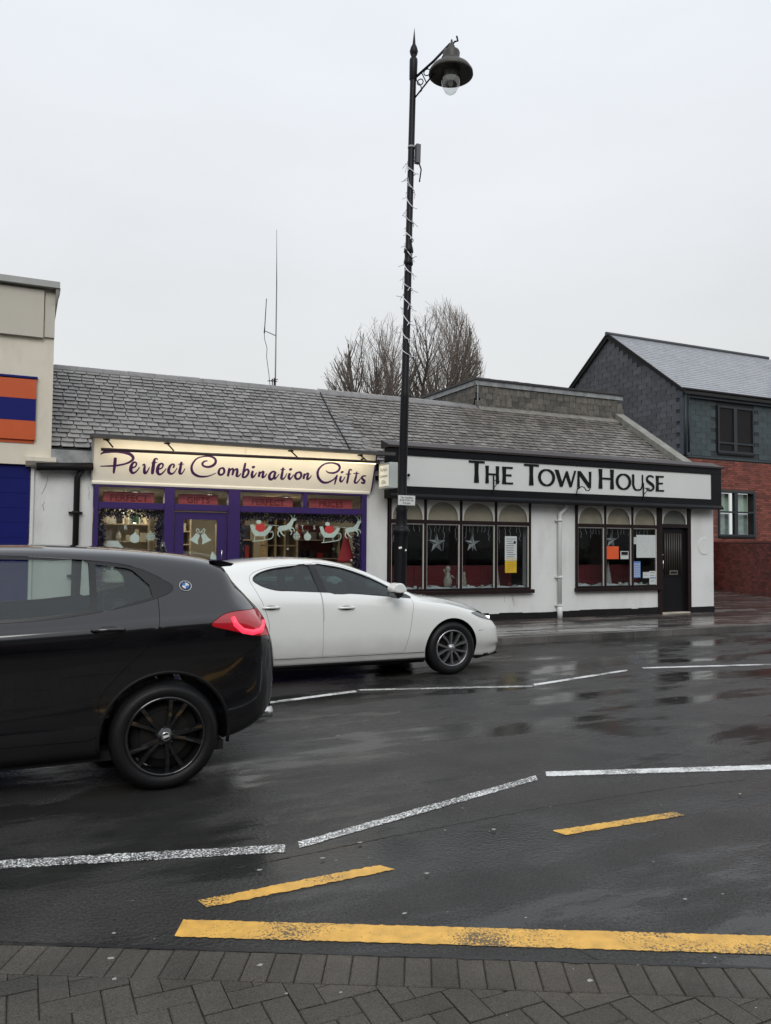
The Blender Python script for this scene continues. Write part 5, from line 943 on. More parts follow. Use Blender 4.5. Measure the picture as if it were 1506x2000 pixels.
# ------------------------------------------------------------------ street lamp
lamp = thing('street_lamp', 'tall black street lamp with a bell shaped lantern in front of the pub', 'street lamp', (5.36, 10.98, .12))
bx, by = 5.36, 10.98
o = MB(); o.lathe([(.19, .12), (.19, .2), (.15, .26), (.12, .3), (.105, .45), (.1, 1.70), (.115, 1.75), (.14, 1.79), (.14, 1.83), (.1, 1.86), (.09, 1.9), (.085, 2.1), (.095, 2.14), (.075, 2.2), (.068, 2.7), (.066, 3.9), (.07, 3.95), (.06, 4.0), (.058, 6.0)], (bx, by, 0), 'Z', 20)
o.lathe([(.058, 6.0), (.075, 6.02), (.075, 6.06), (.062, 6.1), (.062, 6.2), (.078, 6.22), (.07, 6.28), (.053, 6.34), (.05, 8.9), (.05, 9.0)], (bx, by, 0), 'Z', 20); o.build('column', M_black, lamp)
MB().lathe([(.05, 9.0), (.062, 9.02), (.066, 9.32), (.06, 9.36), (.03, 9.38), (.055, 9.43), (.068, 9.48), (.05, 9.55), (.025, 9.6), (.02, 9.66), (.0, 9.88)], (bx, by, 0), 'Z', 20).build('finial', M_black, lamp)
ad = Vector((.72, -.69, 0)).normalized()
def AP(s_, z): return Vector((bx, by, z))+ad*s_
ar = MB(); ar.tube([AP(.04, 9.05), AP(.33, 9.26), AP(.6, 9.50)], .02, 8).tube([AP(.04, 8.72), AP(.2, 8.90), AP(.36, 9.08), AP(.52, 9.38)], .014, 6)
for s_, z_, r_ in ((.12, 8.96, .05), (.23, 9.10, .055), (.36, 9.19, .035)): ar.tube([AP(s_+r_*math.cos(k*.7), z_+r_*math.sin(k*.7)) for k in range(10)], .009, 5)
ar.tube([AP(.04, 9.02), AP(.13, 8.9), AP(.15, 8.82), AP(.06, 8.75)], .009, 5).tube([AP(.13, 9.13), AP(.22, 8.94)], .009, 5); ar.build('arm', M_black, lamp)
L0 = AP(.62, 0)
hd = MB(); hd.lathe([(.0, 9.575), (.015, 9.552), (.02, 9.501), (.05, 9.456), (.06, 9.412), (.05, 9.382), (.125, 9.367), (.135, 9.338), (.125, 9.249), (.13, 9.227), (.17, 9.205), (.2, 9.160), (.30, 9.101), (.345, 9.034), (.35, 8.990), (.335, 8.985), (.30, 9.042), (.2, 9.094), (.14, 9.108), (.13, 9.034), (.0, 9.034)], (L0.x, L0.y, 0), 'Z', 36); hd.build('lantern_hood', mat('lamp_bronze_green', (.045, .042, .035), .5, var=.15), lamp)
MB().tube([AP(.62, 9.46), AP(.67, 9.52), AP(.72, 9.52), AP(.70, 9.6)], .015, 6).build('hook', M_black, lamp)
bw = MB(); bw.lathe([(.13, 9.05), (.155, 8.98), (.155, 8.9), (.13, 8.80), (.08, 8.71), (.03, 8.675), (0, 8.67)], (L0.x, L0.y, 0), 'Z', 28); bw.build('glass_bowl', glass_mat('lamp_glass', (.93, .95, .94), .16), lamp)
MB().lathe([(.1, 9.05), (.1, 8.98), (.03, 8.92), (.035, 8.84), (0, 8.8)], (L0.x, L0.y, 0), 'Z', 14).build('bulb', mat('reflector_grey', (.3, .3, .27), .3), lamp)
# controller box near the top and time plate, stickers
pb = thing('power_box', 'small clamped connector box high on the lamp column', 'box', (bx+.1, by-.05, 7.7)); MB().box(bx+.05, bx+.12, by-.1, by-.02, 7.65, 7.95).build('housing', mat('grey_plastic', (.12, .12, .13), .5), pb); MB().lathe([(.056, 7.9), (.058, 7.9), (.058, 7.93), (.056, 7.93)], (bx, by, 0), 'Z', 16).build('strap', M_grey_metal, pb); MB().tube([(bx+.1, by-.08, 7.66), (bx+.14, by-.09, 7.55), (bx+.12, by-.08, 7.35)], .012, 6).build('cable', M_blackmat, pb)
sg = thing('time_plate', 'small white loading times plate strapped to the lamp column', 'sign', (bx, by-.12, 2.2))
ya = R(-14); fx = Vector((math.cos(ya), math.sin(ya), 0)); fy = Vector((-math.sin(ya), math.cos(ya), 0))
def SP(a, b, c=0): p_ = Vector((bx+.02, by-.12, 2.285))+fx*a-fy*c; return (p_.x, p_.y, p_.z+b)
MB().prism([(-.135, -.075), (.135, -.075), (.135, .075), (-.135, .075)], lambda a, b: SP(a, b), tuple(fy*.006)).build('plate', mat('plate_white', (.6, .62, .6), .4), sg)
MB().prism([(-.13, -.07), (.13, -.07), (.13, .07), (-.13, .07)], lambda a, b: SP(a, b, .0005), tuple(fy*-.0004)).build('border', mat('plate_white2', (.55, .57, .55), .4), sg)
for tx, z in (('No loading', .042), ('8.00-9.30 am', 0.0), ('4-6 pm', -.043)): text_obj(tx, .042, lambda a, b, c, z=z: SP(a, b+z, .002+c), M_blackmat, 'lettering', sg, bold=.0004)
for x, z, r_, w_, h_, lab in ((-.02, 1.55, .15, .075, .03, 'upper white strip sticker on the lamp base'), (.045, 1.51, .2, .06, .028, 'lower white strip sticker on the lamp base'), (.03, 2.10, 0, .025, .03, 'tiny white sticker under the time plate'), (.035, 2.05, .1, .05, .04, 'torn white sticker under the tiny one')):
    rr = .107 if z < 1.8 else .093; c_, s_ = math.cos(r_), math.sin(r_)
    o = MB().prism([(x+a*c_-b*s_, z+a*s_+b*c_) for a, b in ((-w_/2, -h_/2), (w_/2, -h_/2), (w_/2, h_/2), (-w_/2, h_/2))], lambda a, b: (bx+a, by-rr, b), (0, .004, 0)).build('sticker', M_letW, None, loc=(bx, by-rr, z)); tag(o, lab, 'sticker', 'stickers on the lamp column')
# unlit string lights wound round the column
st = thing('string_lights', 'clear unlit icicle lights wound in a spiral round the lamp column', 'string lights', (bx, by, 4.4))
P = []; turns = 12; z0_, z1_ = 4.55, 7.75
def rad(z): return .078 if z < 6 else .07
for i in range(turns*16+1):
    t_ = i/(turns*16); z_ = z0_+(z1_-z0_)*t_+.02*math.sin(i*.5); a_ = -2*math.pi*turns*t_; P.append((bx+rad(z_)*math.cos(a_), by+rad(z_)*math.sin(a_), z_+.06*math.sin(a_)))
M_clear = mat('clear_wire', (.75, .75, .8), .35)
MB().tube(P, .0075, 4, smooth=False).build('cable', M_clear, st); random.seed(9)
dl = MB()
for i in range(0, len(P), 2):
    x, y_, z_ = P[i]; o_ = Vector((x-bx, y_-by, 0)).normalized()
    if random.random() < .75:
        L_ = random.uniform(.05, .11); d_ = (o_*random.uniform(.1, .7)+Vector((0, 0, -1))*random.uniform(.3, 1)+Vector((random.uniform(-.4, .4), random.uniform(-.4, .4), random.uniform(-.2, .8)))).normalized()
        dl = MB(); dl.tube([Vector(P[i]), Vector(P[i])+d_*L_], .006, 4, smooth=False).lathe([(0, -.012), (.008, 0), (0, .012)], Vector(P[i])+d_*L_, 'Z', 5).build('icicle_strand', M_clear, st)
for o_ in (lamp, st, pb):   # the column leans a little
    pass
# lean: rotate everything fixed to the column about its foot
foot = Vector((bx, by, .12)); LEAN = Matrix.Translation(foot) @ Matrix.Rotation(R(1.05), 4, Vector((-math.sin(YAW)*-1, math.cos(YAW), 0)) ) @ Matrix.Translation(-foot)
for o_ in (lamp, st, pb, sg):
    o_.matrix_world = LEAN @ Matrix.Translation(o_.location)

# ------------------------------------------------------------------ masts and aerials
ms = thing('radio_mast', 'tall thin radio mast with a side dipole behind the shop ridge', 'mast', (5.3, 17.5, 4.0))
MB().tube([(5.30, 17.5, 3.6), (5.30, 17.5, 7.6)], [.02, .014], 8).tube([(5.30, 17.5, 7.6), (5.28, 17.5, 8.95)], [.012, .005], 6).build('pole', mat('dull_alloy', (.2, .2, .2), .5, .5), ms)
MB().tube([(5.30, 17.5, 6.44), (4.99, 17.4, 6.50)], .012, 6).build('arm', M_grey_metal, ms); MB().tube([(4.99, 17.4, 6.44), (5.0, 17.4, 6.6), (5.03, 17.4, 7.25)], [.016, .011, .009], 6).build('dipole', M_blackmat, ms)
MB().tube([(4.99, 17.4, 6.46), (5.0, 17.4, 6.3), (5.06, 17.4, 6.1), (5.06, 17.42, 5.9), (5.12, 17.42, 5.5), (5.2, 17.45, 4.9)], .007, 5).build('cable', M_blackmat, ms)
ta = thing('tv_aerial', 'small television aerial showing just above the ridge by the mast', 'aerial', (5.14, 17.2, 4.6)); MB().tube([(5.14, 17.2, 4.3), (5.14, 17.2, 5.36)], .012, 6).build('pole', M_blackmat, ta)
for k in range(4): MB().tube([(5.06+k*.05, 17.12, 5.3+.0*k), (5.06+k*.05, 17.3, 5.31)], .007, 4).build('element', M_blackmat, ta)
MB().tube([(5.03, 17.2, 5.3), (5.26, 17.2, 5.3)], .008, 5).build('boom', M_blackmat, ta)
ta2 = thing('tv_aerial', 'short stubby aerial pole hard against the mast foot', 'aerial', (5.25, 17.4, 4.6)); MB().tube([(5.25, 17.4, 4.3), (5.25, 17.4, 5.42)], .02, 6).build('pole', M_blackmat, ta2); MB().tube([(5.17, 17.4, 5.36), (5.33, 17.4, 5.4)], .01, 5).build('crossbar', M_blackmat, ta2)

# ------------------------------------------------------------------ bare trees behind the roof
M_bark = mat('winter_bark', (.12, .10, .085), .9, var=.3, vscale=4)
def bare_tree(label, base, fork_z, limbs, seed, env, name='bare_tree'):
    """env(p) > 0 inside the crown's outline"""
    random.seed(seed); t = thing(name, label, 'tree', base, 'bare trees behind the pub roof'); base = Vector(base)
    MB().tube([base, base+Vector((.05, 0, fork_z*.5)), base+Vector((0, 0, fork_z))], [.22, .17, .15], 8).build('trunk', M_bark, t)
    mb = MB(); tw = MB()
    def grow(p, d, L_, r_, lvl):
        n = max(3, int(L_/.3)); pts = [p]; rs = [r_]; kids = []
        for i in range(n):
            d = (d+Vector((random.gauss(0, .09), random.gauss(0, .09), .045+random.gauss(0, .04)))).normalized(); p = p+d*(L_/n)
            if env(p) < random.uniform(-.22, .12): 
                if len(pts) < 2: return
                break
            pts.append(p); rs.append(r_*(1-.72*(i+1)/n)); 
            if lvl < 3 and i >= (1 if lvl else 0) and random.random() < (.9, .55, .38)[lvl]: kids.append((p, d, rs[-1], i/n))
        if len(pts) < 2: return
        (mb if lvl < 2 else tw).tube(pts, rs, 5 if lvl < 1 else 4 if lvl < 2 else 3, caps=False)
        for q, dd, rr, f_ in kids:
            for _ in range(1 if random.random() < (.25, .5, .65)[lvl] else 2):
                side = Vector((random.gauss(0, 1), random.gauss(0, 1), random.gauss(0, .35))).normalized(); nd = (dd*.85+side*random.uniform(.3, .7)+Vector((0, 0, .08))).normalized()
                grow(q, nd, L_*random.uniform(.38, .62)*(1.1-.35*f_), max(.0075, rr*.5), lvl+1)
    top = base+Vector((0, 0, fork_z))
    for dx, dy, dz, L_ in limbs: grow(top+Vector((dx*.1, 0, 0)), Vector((dx, dy, dz)).normalized(), L_, .12, 0)
    mb.build('branches', M_bark, t); o = tw.build('twigs', mat('pale_twig', (.24, .20, .17), .9, var=.25, vscale=3), t); return t
def env1(p):
    x, z = p.x*30/p.y, 1.6+(p.z-1.6)*30/p.y
    top = 8.5+2.7*math.sin(max(0, min(1, (x-11.1)/3.0))*1.57) if x < 14.4 else 11.2-(x-14.4)*1.2
    return min(x-11.1, top-z+.35*math.sin(x*7+p.y*5), 15.6-x)
def env2(p):
    x, z = p.x*30/p.y, 1.6+(p.z-1.6)*30/p.y; e_ = 1-((x-16.75)/1.98)**2-((z-9.0)/3.35)**2 if z > 9.0 else 1-((x-16.75)/1.98)**2
    return e_+.14*math.sin(x*6+p.y*4)
bare_tree('wide bare tree with upswept twigs left of the lamp column', (13.5, 30, 0), 4.9, [(-.95, .1, .75, 3.4), (-.7, -.3, 1, 4.2), (-.4, .3, 1, 4.8), (-.15, -.1, 1, 5.4), (.15, .2, 1, 5.4), (.42, -.2, 1, 4.8), (.75, .1, 1, 4.0), (-1, .2, .45, 3.2), (-.55, .5, 1, 4.2), (.3, .5, 1, 4.8)], 21, env1)
bare_tree('taller rounded bare tree right of the lamp column', (16.3, 30.5, 0), 4.9, [(-1.0, .1, .8, 4.6), (-.75, .1, 1, 5.0), (-.4, -.3, 1, 6.0), (-.12, .3, 1, 6.6), (.12, -.1, 1, 6.8), (.38, .2, 1, 6.4), (.62, -.2, 1, 5.6), (.95, .1, .8, 4.4), (.8, .3, .4, 3.2), (-.5, .5, 1, 5.2), (.25, .5, 1, 6.4)], 33, env2)
# ------------------------------------------------------------------ cars: a lofted shell cut into panels
def curve1(pts):
    xs = [p[0] for p in pts]; ys = [p[1] for p in pts]; n = len(pts); dl = [(ys[i+1]-ys[i])/(xs[i+1]-xs[i]) for i in range(n-1)]
    m = [dl[0]]+[0 if dl[i-1]*dl[i] <= 0 else 2*dl[i-1]*dl[i]/(dl[i-1]+dl[i]) for i in range(1, n-1)]+[dl[-1]]
    def f(x):
        if x <= xs[0]: return ys[0]
        if x >= xs[-1]: return ys[-1]
        i = next(k for k in range(n-1) if x <= xs[k+1]); h = xs[i+1]-xs[i]; t = (x-xs[i])/h; t2 = t*t; t3 = t2*t
        return (2*t3-3*t2+1)*ys[i]+(t3-2*t2+t)*h*m[i]+(-2*t3+3*t2)*ys[i+1]+(t3-t2)*h*m[i+1]
    return f
def loft(car, d=0.0, ns=110, k=5, x0=None, x1=None, zb=None):
    """closed shell of the car, offset inwards by d"""
    a = car['x'][0]+d if x0 is None else x0; b = car['x'][1]-d if x1 is None else x1; vs = []; rings = []
    for i in range(ns):
        t = i/(ns-1); x = a+(b-a)*(.35*t+.65*(1-math.cos(math.pi*t))/2)
        W = car['W'](x)-d; zt = car['top'](x)-d; z0 = (car['bot'](x)+d) if zb is None else zb; be = min(car['belt'](x), zt-.04); yr = max(.05, min(car['yr'](x)-d, W*.97)); cr = car['crown'](x)
        sh = car['sh'](x) if 'sh' in car else .1
        C = [(0, z0), (W*.72, z0), (W*car.get('u1', .94), z0+.035), (W*car.get('u2', .978), z0+.13), (W*1.0, z0+(be-z0)*.45), (W*.996, be-sh), (W*.955, be), (W*.955*(1-.42)+yr*.42, be+(zt-cr-be)*.45), (yr, zt-cr), (yr-.09*min(1, yr/.5), zt-cr*.42), (yr*.5, zt-cr*.1), (0, zt)]
        C = [Vector(c) for c in C]; P = []
        for j in range(len(C)-1):
            p0, p1, p2, p3 = C[max(j-1, 0)], C[j], C[j+1], C[min(j+2, len(C)-1)]
            if j == 0: p0 = Vector((-C[1].x, C[1].y))
            if j == len(C)-2: p3 = Vector((-C[j].x, C[j].y))
            for q in range(k):
                t_ = q/k; a0 = 0; t0 = 0; al = .5
                def tj(ti, pa, pb): return ti+max(1e-4, (pb-pa).length)**al
                ta = 0; tb = tj(ta, p0, p1); tc_ = tj(tb, p1, p2); td = tj(tc_, p2, p3); tt = tb+(tc_-tb)*t_
                A1 = p0*((tb-tt)/(tb-ta))+p1*((tt-ta)/(tb-ta)); A2 = p1*((tc_-tt)/(tc_-tb))+p2*((tt-tb)/(tc_-tb)); A3 = p2*((td-tt)/(td-tc_))+p3*((tt-tc_)/(td-tc_))
                B1 = A1*((tc_-tt)/(tc_-ta))+A2*((tt-ta)/(tc_-ta)); B2 = A2*((td-tt)/(td-tb))+A3*((tt-tb)/(td-tb))
                P.append(B1*((tc_-tt)/(tc_-tb))+B2*((tt-tb)/(tc_-tb)))
        P.append(C[-1]); P[0] = Vector((0, z0))
        ring = [(x, -p.x, p.y) for p in P]+[(x, p.x, p.y) for p in reversed(P[1:-1])]; rings.append(len(ring)); vs += ring
    n = rings[0]; fs = []
    for i in range(ns-1):
        for j in range(n): fs.append((i*n+j, i*n+(j+1) % n, (i+1)*n+(j+1) % n, (i+1)*n+j))
    fs.append(tuple(range(n-1, -1, -1))); fs.append(tuple((ns-1)*n+j for j in range(n)))
    me = bpy.data.meshes.new('loft'); me.from_pydata(vs, [], fs); me.update()
    bm = bmesh.new(); bm.from_mesh(me); bmesh.ops.recalc_face_normals(bm, faces=bm.faces); bm.to_mesh(me); bm.free(); return me
_tmpA = bpy.data.objects.new('a', bpy.data.meshes.new('a')); _tmpB = bpy.data.objects.new('b', bpy.data.meshes.new('b')); COL.objects.link(_tmpA); COL.objects.link(_tmpB)
_md = _tmpA.modifiers.new('b', 'BOOLEAN'); _md.object = _tmpB; _md.solver = 'MANIFOLD'
def boo(a, b, op='DIFFERENCE'):
    _tmpA.data = a; _tmpB.data = b; _md.operation = op
    dg = bpy.context.evaluated_depsgraph_get(); dg.update()
    return bpy.data.meshes.new_from_object(_tmpA.evaluated_get(dg))
def solid(mb):
    me = bpy.data.meshes.new('s'); me.from_pydata(mb.v, [], mb.f); bm = bmesh.new(); bm.from_mesh(me); bmesh.ops.recalc_face_normals(bm, faces=bm.faces); bm.to_mesh(me); bm.free(); return me
def smoothpoly(P, k=4):
    out_ = []; n = len(P)
    for i in range(n):
        p0, p1, p2, p3 = [Vector(P[(i+j) % n][:2]) for j in (-1, 0, 1, 2)]
        if len(P[i]) > 2 and P[i][2] == 'c' : out_.append(p1); continue   # corner: straight segment to the next point
        for q in range(k):
            t = q/k; out_.append(.5*((2*p1)+(p2-p0)*t+(2*p0-5*p1+4*p2-p3)*t*t+(3*p1-p0-3*p2+p3)*t**3))
    return [tuple(p) for p in out_]
def sideprism(P, y0, y1): return solid(MB().prism(P, lambda a, b: (a, y0, b), (0, y1-y0, 0)))
def topprism(P, z0, z1): return solid(MB().prism(P, lambda a, b: (a, b, z0), (0, 0, z1-z0)))
def offset_poly(P, d):
    """push a polygon outwards by d"""
    area = sum(P[i][0]*P[(i+1) % len(P)][1]-P[(i+1) % len(P)][0]*P[i][1] for i in range(len(P)))/2; s_ = 1 if area > 0 else -1; o_ = []
    for i in range(len(P)):
        a, b, c = Vector(P[i-1]), Vector(P[i]), Vector(P[(i+1) % len(P)]); t = ((b-a).normalized()+(c-b).normalized()); t = t.normalized() if t.length > 1e-6 else Vector((1, 0)); o_.append(tuple(b+Vector((t.y, -t.x))*d*s_))
    return o_
def inpoly(x, z, P):
    r_ = False; j = len(P)-1
    for i in range(len(P)):
        if (P[i][1] > z) != (P[j][1] > z) and x < (P[j][0]-P[i][0])*(z-P[i][1])/(P[j][1]-P[i][1])+P[i][0]: r_ = not r_
        j = i
    return r_
def finish(name, me, parent, mats, assign, bvh=None, src=None):
    """materials per face; smooth normals taken from the uncut shell"""
    o = bpy.data.objects.new(name, me); COL.objects.link(o); o.parent = parent; WPOS[o] = Vector((0, 0, 0)); me.name = name
    me.materials.clear()
    for m in mats: me.materials.append(m)
    for p in me.polygons: p.material_index = assign(p) if assign else 0
    if bvh:
        vn = src.vertices; ln = [Vector((0, 0, 0))]*len(me.loops)
        for p in me.polygons:
            p.use_smooth = True
            for li in p.loop_indices:
                co = me.vertices[me.loops[li].vertex_index].co; loc, nr, fi, di = bvh.find_nearest(co)
                N_ = p.normal
                if di is not None and di < .03 and nr.dot(p.normal) > .72:
                    f = src.polygons[fi]
                    if len(f.vertices) == 4:
                        ws = [1/max(1e-6, (vn[v].co-loc).length) for v in f.vertices]; N_ = sum((vn[v].normal*w_ for v, w_ in zip(f.vertices, ws)), Vector()).normalized()
                    else: N_ = nr
                ln[li] = tuple(N_)
        me.normals_split_custom_set([tuple(v) for v in ln])
    return o
def ring_lathe(mb, prof, c, side, n=48): return mb.lathe([(r_, h*side) for r_, h in prof], c, 'Y', n)
def make_wheel(car_root, cx, cy, cz, side, Rt, W_, Rr, style, mats):
    """side -1: outer face towards -y"""
    m_ty, m_rim, m_dark, m_hub = mats
    wh = MB(); ring_lathe(wh, [(Rr+.004, -.01), (Rr-.008, .012), (Rr-.018, .0), (Rr-.03, -.06), (Rr-.035, -W_+.03), (Rr, -W_+.01)], (cx, cy, cz), side); wh = wh.build('wheel', m_rim, car_root)
    h = W_; ty = MB(); ring_lathe(ty, [(Rr-.004, -.004), (Rr+.012, .008), (Rr+.05, .016), (Rt-.03, .006), (Rt-.012, -.008), (Rt, -.03), (Rt+.002, -h/2), (Rt, -h+.03), (Rt-.02, -h+.005), (Rr, -h+.01)], (cx, cy, cz), side, 64)
    ty.build('tyre', m_ty, wh)
    tr = MB()
    for k in range(72):
        a = 2*math.pi*k/72; c, s = math.cos(a), math.sin(a); cc, ss = math.cos(a+.05), math.sin(a+.05); r_ = Rt+.004
        q = [(c*(Rt-.01), .0-.012), (c*r_, -.03)]; 
        tr.add([(cx+c*(Rt-.012), cy-.006*side, cz+s*(Rt-.012)), (cx+cc*(Rt-.012), cy-.006*side, cz+ss*(Rt-.012)), (cx+cc*r_, cy-.05*side, cz+ss*r_), (cx+c*r_, cy-.05*side, cz+s*r_), (cx+cc*r_, cy-h*.9*side, cz+ss*r_), (cx+c*r_, cy-h*.9*side, cz+s*r_)], [(0, 1, 2, 3), (3, 2, 4, 5)])
    tr.build('tread', m_ty, wh)
    dk = MB(); ring_lathe(dk, [(0, -.085), (Rr-.04, -.085), (Rr-.04, -.095), (0, -.095)], (cx, cy, cz), side, 40); dk.build('wheel_well', m_dark, wh)
    bd = MB(); ring_lathe(bd, [(.05, -.06), (Rr*.62, -.06), (Rr*.62, -.08), (.05, -.08)], (cx, cy, cz), side, 36); bd.smooth = [False]*len(bd.f); bd.build('brake_disc', mat('brake_disc', (.02, .019, .018), .5, .6), wh)
    def P3(r_, a, h_): return (cx+r_*math.cos(a), cy+h_*side, cz+r_*math.sin(a))
    def spoke(a, wi, wo, tw, m, h0=-.018, h1=-.006, ro=None):
        ro = ro or Rr-.02; mb = MB(); vs = []
        for r_, w_, hh, th, ta_ in ((.03, wi, h0, .03, 0), (Rr*.5, (wi+wo)*.42, h0+.012, .028, tw*.5), (ro, wo, h1, .03, tw)):
            c, s = math.cos(a+ta_), math.sin(a+ta_); px, pz = -s, c
            for sd in (-1, 1): vs.append((cx+r_*c+px*w_*sd*.7, cy+hh*side, cz+r_*s+pz*w_*sd*.7))
            for sd in (1, -1): vs.append((cx+r_*c+px*w_*sd, cy+(hh-th)*side, cz+r_*s+pz*w_*sd))
        fs = [(3, 2, 1, 0), (8, 9, 10, 11)]
        for i in (0, 1):
            for j in range(4): fs.append((i*4+j, i*4+(j+1) % 4, i*4+4+(j+1) % 4, i*4+4+j))
        mb.add(vs, fs); mb.build('spoke', m, wh)
    n = 5
    for k in range(n):
        a = math.pi/2+.35+2*math.pi*k/n
        if style == 'y': spoke(a-.09, .015, .019, -.13, m_rim); spoke(a+.09, .015, .019, .13, m_rim)
        else: spoke(a-.17, .014, .02, -.16, m_rim); spoke(a+.17, .014, .02, .16, m_rim); 
    hb = MB(); ring_lathe(hb, [(0, .004), (.028, .004), (.033, -.002), (.05, -.012), (.062, -.03)], (cx, cy, cz), side, 24); hb = hb.build('hub_cap', m_rim, wh)
    for k in range(5): a = 2*math.pi*k/5+.2; q = P3(.055, a, 0); mb = MB(); ring_lathe(mb, [(0, -.012), (.009, -.012), (.009, -.03)], (q[0], cy, q[2]), side, 8); mb.build('wheel_bolt', m_dark, wh)
    return wh, hb
def build_car(name, label, cat, C):
    root = thing(name, label, cat, (0, 0, 0))
    O = loft(C); bvh = BVHTree.FromPolygons([v.co for v in O.vertices], [tuple(p.vertices) for p in O.polygons])
    I = loft(C, .045, ns=60, x0=C['cab'][0], x1=C['cab'][1], zb=.42); inner = loft(C, .02, ns=80); g_in = loft(C, .014, ns=80); g_out = loft(C, .007, ns=90); thin = loft(C, .035, ns=80)
    body = boo(O, I)
    sides = []
    trims = []
    for s in (-1, 1):
        y0, y1 = (.3, 1.2) if s > 0 else (-1.2, -.3); DL_ = offset_poly(C['dlo_all'], C.get('dlo_rim', .018)); tb = boo(boo(O, g_in), sideprism(DL_, y0, y1), 'INTERSECT')
        for p in C['dlo']: tb = boo(tb, sideprism(p, y0, y1))
        trims.append(tb); body = boo(body, boo(sideprism(offset_poly(DL_, .002), y0, y1), g_in))
    glass_cut = [sideprism(p, -1.2, 1.2) for p in C['dlo']]
    scr = C['screen']; scp = topprism(scr, C.get('screen_z', .8), 2); glass_shell = boo(g_out, g_in)
    for g_ in glass_cut: body = boo(body, g_)
    body = boo(body, scp)
    parts = []
    if 'rear_screen' in C: rsp = topprism(C['rear_screen'], C['rear_z'], 2); body = boo(body, rsp)
    for ax_ in C['axles']:
        for s in (-1, 1):
            cy_ = MB().lathe([(0, 0), (C['arch'], 0), (C['arch'], .40), (0, .40)], (ax_, .55 if s > 0 else -.95, C['wz']), 'Y', 56, smooth=False); body = boo(body, solid_w(cy_))
    mats = [C['paint'], C['trim'], C['cabin']]; DL = offset_poly(C['dlo_all'], C.get('dlo_rim', .018))
    def assign(p):
        c = p.center; n = p.normal
        for ax_ in C['axles']:
            if abs(math.hypot(c.x-ax_, c.z-C['wz'])-C['arch']) < .012 and abs(n.y) < .6: return 1
            if math.hypot(c.x-ax_, c.z-C['wz']) < C['arch']-.01: return 1
        loc, nr, fi, di = bvh.find_nearest(c)
        if di > .012: return 2 if C['cab'][0] < c.x < C['cab'][1] and c.z > .4 else 0
        if c.z < C['sill']: return 1
        return 0
    # lamps and doors are lifted out of the shell as parts of their own
    lamps = []
    for nm, poly, ys, m, x_in in C['lamps']:
        for s in (-1, 1):
            y0, y1 = (s*ys[0], s*ys[1]); pr_ = sideprism(poly, min(y0, y1), max(y0, y1)); skin = boo(O, thin); lm = boo(skin, pr_, 'INTERSECT'); body = boo(body, sideprism(offset_poly(poly, .004), min(y0, y1), max(y0, y1)) if False else boo(sideprism(offset_poly(poly, .004), min(y0, y1), max(y0, y1)), thin)); lamps.append((nm, lm, m))
    made = {}
    for nm, poly in C['doors']:
        for s in (-1, 1):
            y0, y1 = (.42, 1.2) if s > 0 else (-1.2, -.42); dpr = sideprism(poly, y0, y1); dr = boo(body, sideprism(offset_poly(poly, -.0035), y0, y1), 'INTERSECT'); body = boo(body, dpr); made[(nm, s)] = finish(nm, dr, root, mats, assign, bvh, O)
    for nm, poly, z0, z1, kind in C['lids']:
        pf = topprism if kind == 'top' else sideprism; lid = boo(body, pf(offset_poly(poly, -.005), z0, z1), 'INTERSECT'); body = boo(body, pf(poly, z0, z1)); made[(nm, 0)] = finish(nm, lid, root, mats, assign, bvh, O)
    bo = finish('body', body, root, mats, assign, bvh, O)
    for tb in trims: finish('window_surround', tb, root, [C['trim']], None, bvh, O)
    for nm, lm, m in lamps: finish(nm, lm, root, [m], None, bvh, O)
    for i, p in enumerate(C['dlo']):
        for s in (-1, 1):
            y0, y1 = (.3, 1.2) if s > 0 else (-1.2, -.3); gm = boo(glass_shell, sideprism(offset_poly(p, .004), y0, y1), 'INTERSECT'); par = made.get((C['glass_of'][i], s), root); finish('side_window', gm, par, [C['glass']], None, bvh, O)
    finish('windscreen', boo(glass_shell, topprism(offset_poly(scr, .004), C.get('screen_z', .8), 2), 'INTERSECT'), root, [C['glass']], None, bvh, O)
    if 'rear_screen' in C: finish('rear_window', boo(glass_shell, topprism(offset_poly(C['rear_screen'], .004), C['rear_z'], 2), 'INTERSECT'), made.get(('tailgate', 0), root), [C['glass']], None, bvh, O)
    made['root'] = root; made['bvh'] = bvh
    return made
def solid_w(mb):
    me = bpy.data.meshes.new('s'); me.from_pydata(mb.v, [], mb.f); bm = bmesh.new(); bm.from_mesh(me); bmesh.ops.remove_doubles(bm, verts=bm.verts, dist=1e-5); bmesh.ops.dissolve_degenerate(bm, dist=1e-6, edges=bm.edges); bmesh.ops.recalc_face_normals(bm, faces=bm.faces); bm.to_mesh(me); bm.free(); return me
def side_y(bvh, x, z):
    loc, n_, i, d = bvh.ray_cast(Vector((x, -2, z)), Vector((0, 1, 0))); return loc.y if loc else -.85
def add_handle(C, M, door, x, z, mbody, s=-1):
    y = side_y(M['bvh'], x, z)
    for s in (-1, 1):
        yy = y*(-1 if s > 0 else 1); h = MB(); h.tube([(x-.10, yy+s*.004, z), (x-.08, yy+s*.022, z+.002), (x, yy+s*.03, z+.003), (x+.08, yy+s*.022, z+.002), (x+.10, yy+s*.004, z)], [.008, .013, .014, .013, .008], 10); d = M.get((door, s), M['root']); h.build('door_handle', mbody, d)
        MB().lathe([(0, .004), (.05, .003), (.055, 0)], (0, 0, 0), 'Y', 20) if False else None
        cup = MB(); cup.prism([(x+.075*math.cos(a), z-.002+.026*math.sin(a)) for a in [2*math.pi*i/20 for i in range(20)]], lambda a, b: (a, yy+s*.002, b), (0, s*.002, 0)); cup.build('handle_cup_shade', M_cup, d)  # flat dark disc gives the cup's shade by colour
